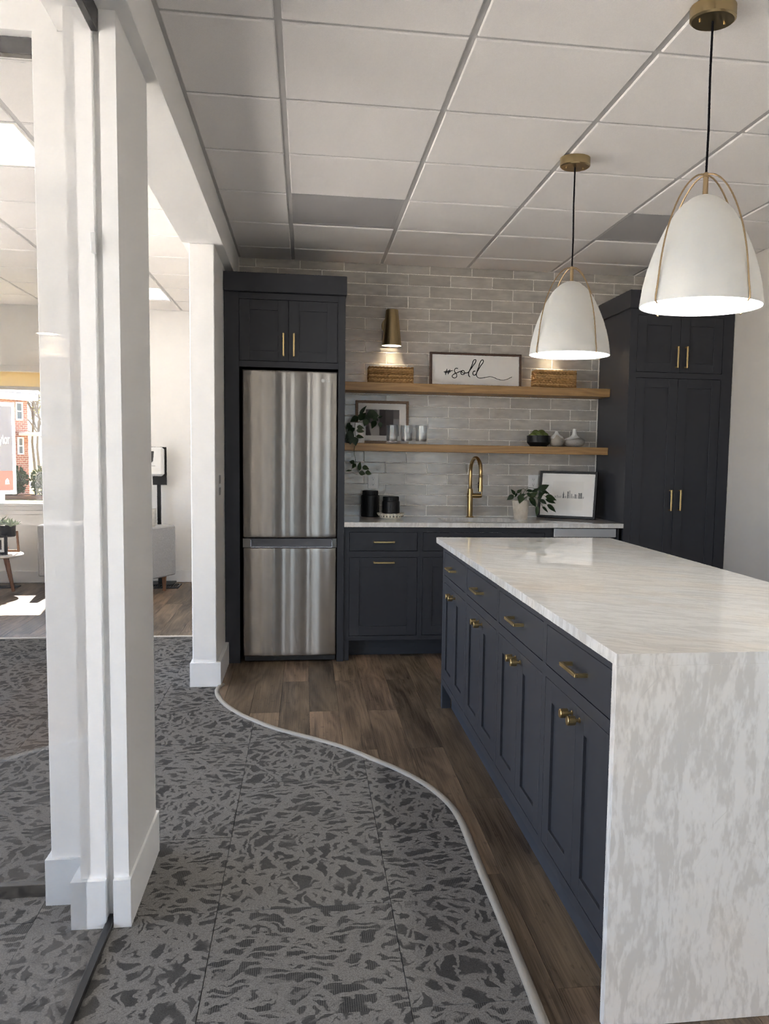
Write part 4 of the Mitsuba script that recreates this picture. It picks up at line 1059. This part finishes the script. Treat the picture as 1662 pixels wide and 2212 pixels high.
sk = [(.125, .010, .012), (.140, .008, .017), (.153, .010, .009), (.166, .008, .012), (.184, .010, .016), (.200, .012, .012), (.217, .009, .044), (.229, .010, .050), (.243, .012, .028), (.258, .011, .012), (.272, .010, .026), (.284, .008, .024), (.300, .010, .036), (.314, .012, .036), (.330, .010, .010)]
for i, (x, w, h) in enumerate(sk):
    m = B(x - w / 2, x + w / 2, .0074, .0081, .150 - .004, .150 + h, 0)
    if i == 4:
        m = ext(Polygon([(x - .006, .146), (x + .006, .146), (x + .005, .170), (x, .200), (x - .005, .170)]), .0006); m.apply_transform([[1, 0, 0, 0], [0, 0, -1, .0080], [0, 1, 0, 0], [0, 0, 0, 1]])
    part(k, "drawn_building", leaned(m, gx, gy, fz0, gyaw, gl), "pencil_grey" if i in (4, 6, 10, 12, 13) else "pencil_pale")

# ------------------------------------------------------------------ lobby furniture
def armchair(x, y, yaw, label, w, dp):
    """x, y: back right corner on the floor (looking along its facing); local: u across to the left, v forward"""
    k = thing("armchair", label, "armchair")
    fwd = np.array([-math.sin(yaw), -math.cos(yaw)]); left = np.array([-math.cos(yaw), math.sin(yaw)])
    Mx = np.eye(4); Mx[:3, 0] = [*left, 0]; Mx[:3, 1] = [*fwd, 0]; Mx[:3, 2] = [0, 0, 1]; Mx[:3, 3] = [x, y, 0]
    def put(m, name, mat, smooth=False):
        m = m.copy(); m.apply_transform(Mx)
        if np.linalg.det(Mx[:3, :3]) < 0: m.invert()
        part(k, name, m, mat, smooth)
    h, z0 = .635, .150
    put(B(0, .075, 0, dp, z0, h, .012), "arm", "fabric_grey"); put(B(w - .075, w, 0, dp, z0, h, .012), "arm", "fabric_grey")
    put(B(.0755, w - .0755, 0, .12, z0, h, .012), "back", "fabric_grey")
    put(B(.0755, w - .0755, .121, dp - .01, z0, .275, .010), "seat_base", "fabric_grey")
    put(B(.077, w - .077, .122, dp + .015, .277, .395, .030), "seat_cushion", "fabric_grey")
    for u in (.07, w - .07):
        for v_ in (.10, dp - .10):
            put(tube([(u, v_, z0), (u, v_, .0)], [.024, .014], 14), "leg", "walnut", 35)
    put(B(-.006, .002, .035, .065, z0 + .095, z0 + .145, .001), "tag", "grey_panel")
    return Mx


def pillow_mesh(w, h, t):
    n = 17; g = np.linspace(-1, 1, n); a, b = np.meshgrid(g, g, indexing="ij")
    th = t * (1 - np.abs(a) ** 3) ** .6 * (1 - np.abs(b) ** 3) ** .6
    pinch = 1 - .07 * (1 - np.abs(a * b)) * 1.0
    top = np.stack([a * w / 2 * pinch, th, b * h / 2 * pinch], -1).reshape(-1, 3); bot = top * [1, -1, 1]
    f = []
    for i in range(n - 1):
        for j in range(n - 1):
            q = i * n + j
            f += [[q, q + 1, q + n + 1], [q, q + n + 1, q + n]]
    f = np.array(f); m = trimesh.Trimesh(np.vstack([top, bot]), np.vstack([f, f[:, ::-1] + n * n]), process=False)
    return dressed(m, .006, 14, 3)


armchair(-1.248, 8.800, math.radians(24), "light grey fabric armchair on walnut legs seen past the column, with a woven pillow", .56, .55)
m = pillow_mesh(.38, .40, .065); m.apply_transform(trimesh.transformations.rotation_matrix(-.22, [1, 0, 0])); m.apply_transform(trimesh.transformations.rotation_matrix(math.radians(28), [0, 0, 1])); m.apply_translation([-1.580, 8.708, .600])
solid("throw_pillow", m, "fabric_pillow", "woven grey throw pillow showing above the armchair's arm", "pillow", smooth=True)
armchair(-1.965, 9.262, 0.0, "light grey fabric armchair seen through the glass, beside the round marble table", .525, .60)

k = thing("sanitizer_stand", "black hand sanitizer stand behind the grey armchair", "sanitizer stand")
part(k, "backplate", B(-1.535, -1.375, 9.120, 9.128, 1.010, 1.388, .001), "matte_black")
part(k, "pole", B(-1.472, -1.438, 9.129, 9.160, .02, 1.012, .002), "matte_black")
part(k, "foot", B(-1.60, -1.31, 9.02, 9.27, .0096, .020, .004), "matte_black")
part(k, "card", B(-1.560, -1.510, 9.112, 9.1195, 1.010, 1.110, .0005), "paper_white")
k = thing("sanitizer_dispenser", "white hand sanitizer dispenser on the black stand", "dispenser")
part(k, "case", cat(B(-1.560, -1.392, 9.012, 9.119, 1.100, 1.386, .022)), "white_plastic")
part(k, "window", ext(Polygon([(-1.528, 1.345), (-1.478, 1.345), (-1.488, 1.250), (-1.498, 1.235), (-1.508, 1.235), (-1.518, 1.250)]), .004), "dark_plastic")
mm_ = trimesh.Trimesh(meshkit.WRITTEN[scene[k + "__window"]["filename"]][0], meshkit.WRITTEN[scene[k + "__window"]["filename"]][1], process=False)
mm_.apply_transform([[1, 0, 0, 0], [0, 0, -1, 9.013], [0, 1, 0, 0], [0, 0, 0, 1]]); scene[k + "__window"] = mikit.ply(mm_, "dark_plastic")
part(k, "lower_panel", B(-1.535, -1.430, 9.008, 9.0118, 1.150, 1.180, .001), "paper_white")
part(k, "name_strip", B(-1.522, -1.468, 9.009, 9.0118, 1.198, 1.204, 0), "grey_panel")

k = thing("side_table", "round marble topped side table on walnut legs at the left edge", "side table")
tx_, ty_ = -2.905, 8.60
part(k, "table_top", lathe([(0, .350), (.270, .350), (.300, .362), (.302, .368), (.298, .374), (0, .375)], tx_, ty_, 0, 64), "marble", smooth=35)
for a in (20, 140, 260):
    c, s = math.cos(math.radians(a)), math.sin(math.radians(a))
    part(k, "leg", tube([(tx_ + .145 * c, ty_ + .145 * s, .349), (tx_ + .205 * c, ty_ + .205 * s, .010)], [.026, .0145], 14), "walnut", smooth=35)
k = thing("planter", "dark planter in a walnut stand with spiky pale succulents, on the side table", "planter")
part(k, "pot", lathe([(0, .530), (.096, .530), (.103, .538), (.105, .640), (.100, .643), (.092, .640), (.090, .615), (0, .615)], -2.785, 8.665, 0, 48), "matte_black", smooth=35)
for s in (-1, 1):
    part(k, "stand_leg", tube([(-2.785 + s * .118, 8.665, .583), (-2.785 + s * .128, 8.665, .385)], [.010, .011], 10), "walnut")
part(k, "stand_bar", B(-2.905, -2.665, 8.657, 8.673, .385, .405, .002), "walnut")
part(k, "stand_bar", B(-2.793, -2.777, 8.56, 8.77, .406, .424, .002), "walnut")
sr = np.random.default_rng(9)
for c in range(9):
    cx_, cy_ = -2.785 + sr.uniform(-.075, .085), 8.665 + sr.uniform(-.07, .06)
    ms = []
    for q in range(12):
        a, e = sr.uniform(0, 6.28), sr.uniform(.2, 1.35); L = sr.uniform(.05, .085)
        p0 = np.array([cx_, cy_, .628]); p1 = p0 + L * np.array([math.cos(a) * math.cos(e), math.sin(a) * math.cos(e), math.sin(e)])
        ms.append(tube([p0, (p0 + p1) / 2 + [0, 0, .004], p1], [.006, .007, .0012], 6))
    part(k, "succulent", cat(ms), "leaf_pale", smooth=40)
part(k, "soil", lathe([(0, .6155), (.0895, .6155), (.06, .622), (0, .625)], -2.785, 8.665, 0, 24), "soil")
for a in (.6, 1.9, 3.0):
    p0 = np.array([-2.83, 8.665, .63]); p1 = p0 + [.10 * math.cos(a), -.02, .13 * math.sin(a) + .03]
    part(k, "long_leaf", leaf(p0, p1, .3, (0, -.5, 1)), "leaf_dark", smooth=True)
k = thing("small_frame", "small black photo frame with white mat standing on the side table", "photo frame")
for bxs in (B(-2.93, -2.905, 8.520, 8.545, .3755, .555), B(-2.738, -2.713, 8.520, 8.545, .3755, .555), B(-2.905, -2.738, 8.520, 8.545, .3755, .398), B(-2.905, -2.738, 8.520, 8.545, .533, .555)):
    part(k, "frame_rail", bxs, "matte_black")
part(k, "mat", B(-2.907, -2.736, 8.532, 8.540, .396, .535, 0), "paper_white")
part(k, "photograph", B(-2.880, -2.763, 8.5305, 8.5318, .420, .511, 0), "art_dark")
for x0, x1, y0, y1, lb in ((-3.12, -2.77, 8.93, 9.08, "dark floor vent behind the round marble table"), (-1.66, -1.24, 8.86, 9.14, "dark floor vent under the armchair seen past the column")):
    k = thing("floor_vent", lb, "floor vent")
    part(k, "rim", cat(B(x0, x1, y0, y0 + .02, .001, .0125, .001), B(x0, x1, y1 - .02, y1, .001, .0125, .001), B(x0, x0 + .02, y0 + .02, y1 - .02, .001, .0125, .001), B(x1 - .02, x1, y0 + .02, y1 - .02, .001, .0125, .001)), "black_metal")
    nb = int((x1 - x0 - .04) / .022)
    for i in range(nb):
        part(k, "slat", B(x0 + .022 + i * .022, x0 + .034 + i * .022, y0 + .02, y1 - .02, .001, .0115, .0005), "black_metal")

# ------------------------------------------------------------------ outdoors, beyond the lobby window
gnd = trimesh.Trimesh([(-90, -60, -.32), (90, -60, -.32), (90, 120, -.32), (-90, 120, -.32)], [[0, 1, 2], [0, 2, 3]], process=False)
solid("ground", gnd, "lawn", "dry winter lawn outside the lobby window", "ground", kind="structure")
solid("road", B(-60, 40, 40.0, 46.5, -.318, -.30, 0), "asphalt", "grey road across the lawn outside the window", "road", kind="structure")
solid("mulch_bed", B(-11.6, -7.0, 30.2, 31.7, -.318, -.20, .05), "mulch", "brown mulch bed in front of the hedge outside", "mulch bed", kind="structure")
solid("forecourt", cat(B(-30, 30, -40, YFRONT - .2, -.318, -.10, 0), B(-24, XOFF - .2, YFRONT - .2, 8.5, -.318, -.10, 0)), "concrete", "pale concrete forecourt around the shop windows behind and left of the viewer", "forecourt", kind="structure")
k = thing("yard_sign", "large white framed outdoor sign with slate and red fields reading Taylor", "sign")
sx0, sx1 = -6.90, -4.605
def sgn(x): return 13.25 + (x - sx0) * (15.0 - 13.25) / (sx1 - sx0)
sa = math.atan2(sgn(sx1) - sgn(sx0), sx1 - sx0); sl = math.hypot(sx1 - sx0, sgn(sx1) - sgn(sx0))
def onsign(m):
    m = m.copy(); m.apply_transform(trimesh.transformations.rotation_matrix(sa, [0, 0, 1])); m.apply_translation([sx0, sgn(sx0), 0]); return m
part(k, "frame", onsign(cat(B(0, sl, -.01, .08, 2.01, 2.075, .004), B(0, sl, -.01, .08, .615, .68, .004), B(0, .07, -.01, .08, .681, 2.009, .004), B(sl - .05, sl, -.01, .08, .681, 2.009, .004))), "outdoor_white")
part(k, "upper_field", onsign(B(.07, sl - .05, .0, .06, .99, 2.01, 0)), "sign_slate")
part(k, "lower_field", onsign(B(.07, sl - .05, .0, .06, .68, .989, 0)), "sign_red")
tm = meshkit.text_mesh("Taylor", .135, .006, bold=True); tm.apply_scale([.28 / tm.bounds[1][0], 1, 1])
wid = tm.bounds[1][0]
tm.apply_transform([[1, 0, 0, sl - .085 - wid], [0, 0, -1, -.001], [0, 1, 0, 1.42], [0, 0, 0, 1]])
part(k, "lettering", onsign(tm), "outdoor_white", label="white lettering Taylor")
part(k, "rule", onsign(B(.3, sl - .42, -.004, -.0005, 1.328, 1.342, 0)), "outdoor_white")
hz_ = Polygon([(-.06, 0), (.06, 0), (.06, .10), (0, .16), (-.06, .10)]).difference(sbox(-.035, .035, .035, .05)).difference(sbox(-.035, .065, .035, .08))
hm = ext(hz_, .004); hm.apply_transform([[.5, 0, 0, sl - .14], [0, 0, -1, -.001], [0, .6, 0, .775], [0, 0, 0, 1]])
part(k, "house_symbol", onsign(hm), "outdoor_white", label="small white house symbol")
part(k, "post", onsign(cat(B(.10, .20, .081, .16, -.32, 1.9, .005), B(sl - .25, sl - .15, .081, .16, -.32, 1.9, .005))), "outdoor_white")

k = thing("brick_house", "two storey red brick house with white trim outside the lobby window", "house")
hx1, hy = -9.99, 34.0
HR = trimesh.transformations.rotation_matrix(math.radians(50), [0, 0, 1], [hx1, hy, 0])
def ho(m):
    m = m.copy(); m.apply_transform(HR); return m
part(k, "wall", ho(B(hx1 - 9, hx1, hy, hy + 8, -.32, 3.12, 0)), "brick")
rf = Polygon([(hy - .5, 3.30), (hy + 4, 5.6), (hy + 8.5, 3.30)]); m = ext(rf, 9.6); m.apply_transform([[0, 0, 1, hx1 - 9.3], [1, 0, 0, 0], [0, 1, 0, 0], [0, 0, 0, 1]])
part(k, "roof", ho(m), "roof_shingle")
part(k, "eave", ho(B(hx1 - 9.3, hx1 + .12, hy - .5, hy + 8.5, 3.06, 3.295, .02)), "outdoor_white")
for xa, xb, za, zb in ((-10.48, -10.20, 2.35, 3.00), (-10.43, -10.20, 1.12, 1.75), (-11.7, -11.42, 2.35, 3.00), (-11.7, -11.42, 1.12, 1.75), (-12.9, -12.62, 2.35, 3.00)):
    w = part(k, "window", ho(cat(B(xa, xa + .045, hy - .06, hy - .001, za, zb, 0), B(xb - .045, xb, hy - .06, hy - .001, za, zb, 0), B(xa + .045, xb - .045, hy - .06, hy - .001, za, za + .05, 0), B(xa + .045, xb - .045, hy - .06, hy - .001, zb - .05, zb, 0), B(xa + .045, xb - .045, hy - .05, hy - .001, (za + zb) / 2 - .02, (za + zb) / 2 + .02, 0))), "outdoor_white")
    part(w, "pane", ho(B(xa + .045, xb - .045, hy - .02, hy - .001, za + .05, (za + zb) / 2 - .021, 0)), "far_glass")
    part(w, "pane", ho(B(xa + .045, xb - .045, hy - .02, hy - .001, (za + zb) / 2 + .021, zb - .05, 0)), "far_glass")
part(k, "porch_roof", ho(B(-10.42, -9.62, hy - 1.5, hy - .07, 1.80, 1.92, .02)), "outdoor_white")
part(k, "porch_post", ho(B(-10.02, -9.94, hy - 1.4, hy - 1.32, -.30, 1.80, .01)), "outdoor_white")


def shrub(x, y, rx, ry, h, label, n=700, mat="hedge_leaf", seed=0, z0=-.25, grp="hedge shrubs by the brick house"):
    g = np.random.default_rng(seed)
    k = thing("shrub", label, "shrub")
    d = g.normal(size=(n, 3)); d /= np.linalg.norm(d, axis=1, keepdims=True); d *= (g.random((n, 1)) ** .4)
    c = np.column_stack([x + d[:, 0] * rx, y + d[:, 1] * ry, z0 + h / 2 + d[:, 2] * h / 2])
    a, b = g.normal(size=(n, 3)), g.normal(size=(n, 3)); s = .09
    a /= np.linalg.norm(a, axis=1, keepdims=True); b /= np.linalg.norm(b, axis=1, keepdims=True)
    v = np.stack([c - a * s, c + b * s * .6, c + a * s, c - b * s * .6], 1).reshape(-1, 3)
    f = np.concatenate([np.arange(n)[:, None] * 4 + [0, 1, 2], np.arange(n)[:, None] * 4 + [0, 2, 3]])
    part(k, "foliage", trimesh.Trimesh(v, f, process=False), mat)
    part(k, "stem", tube([(x, y, -.32), (x, y, z0 + h * .6)], [.05, .02], 6), "bark")


for i, x in enumerate((-10.6, -9.6, -8.6)):
    shrub(x, 30.95, .46, .4, 1.05, "dark evergreen shrub before the brick house outside, " + ["partly behind the yard sign", "beside the white porch post", "at the right end of the hedge"][i], seed=20 + i, grp=None)


def tree(x, y, h, seed, label, leafy):
    g = np.random.default_rng(seed)
    k = thing("tree", label, "tree")
    ms, tips = [], []
    def grow(p, d, L, r, lev):
        q = p + d * L
        mid = (p + q) / 2 + g.normal(size=3) * L * .05
        ms.append(tube([p, mid, q], [r, r * .85, r * .68], 5 if lev else 7, caps=False))
        if lev >= 4:
            tips.append(q); return
        for _ in range(3 if lev else 5):
            nd = d + g.normal(size=3) * (.55 if lev else .5); nd[2] = abs(nd[2]) * .8 + .12; nd /= np.linalg.norm(nd)
            grow(p + (q - p) * g.uniform(.55, 1), nd, L * g.uniform(.55, .8), r * .62, lev + 1)
    grow(np.array([x, y, -.32]), np.array([0, 0, 1.0]), h * .36, h * .009, 0)
    part(k, "trunk_and_branches", cat(ms), "bark")
    t = np.array(tips); n = leafy
    c = t[g.integers(len(t), size=n)] + g.normal(size=(n, 3)) * .28
    a, b = g.normal(size=(n, 3)), g.normal(size=(n, 3)); s = .10
    a /= np.linalg.norm(a, axis=1, keepdims=True); b /= np.linalg.norm(b, axis=1, keepdims=True)
    v = np.stack([c - a * s, c + b * s, c + a * s], 1).reshape(-1, 3)
    part(k, "leaves", trimesh.Trimesh(v, np.arange(3 * n).reshape(-1, 3), process=False), "pale_leaf")


for i, (x, y, h, lb) in enumerate(((-13.0, 47.5, 8.5, "slender winter tree with thin yellow green leaves just right of the brick house"), (-16.4, 58, 9.5, "winter tree with yellow green leaves farther back, right of the brick house"),
                               (-21.0, 73, 12, "most distant winter tree with yellow green leaves past the road"), (-18.2, 52, 10, "winter tree rising behind the roof of the brick house outside"))):
    tree(x, y, h, 50 + i, lb, 1600)
k = thing("far_house", "pale house far across the road outside the window", "house")
part(k, "wall", B(-36, -26, 70, 76, -.32, 4.2, 0), "siding"); 
rf = Polygon([(69.4, 4.2), (73, 6.4), (76.6, 4.2)]); m = ext(rf, 11); m.apply_transform([[0, 0, 1, -36.5], [1, 0, 0, 0], [0, 1, 0, 0], [0, 0, 0, 1]])
part(k, "roof", m, "roof_shingle")
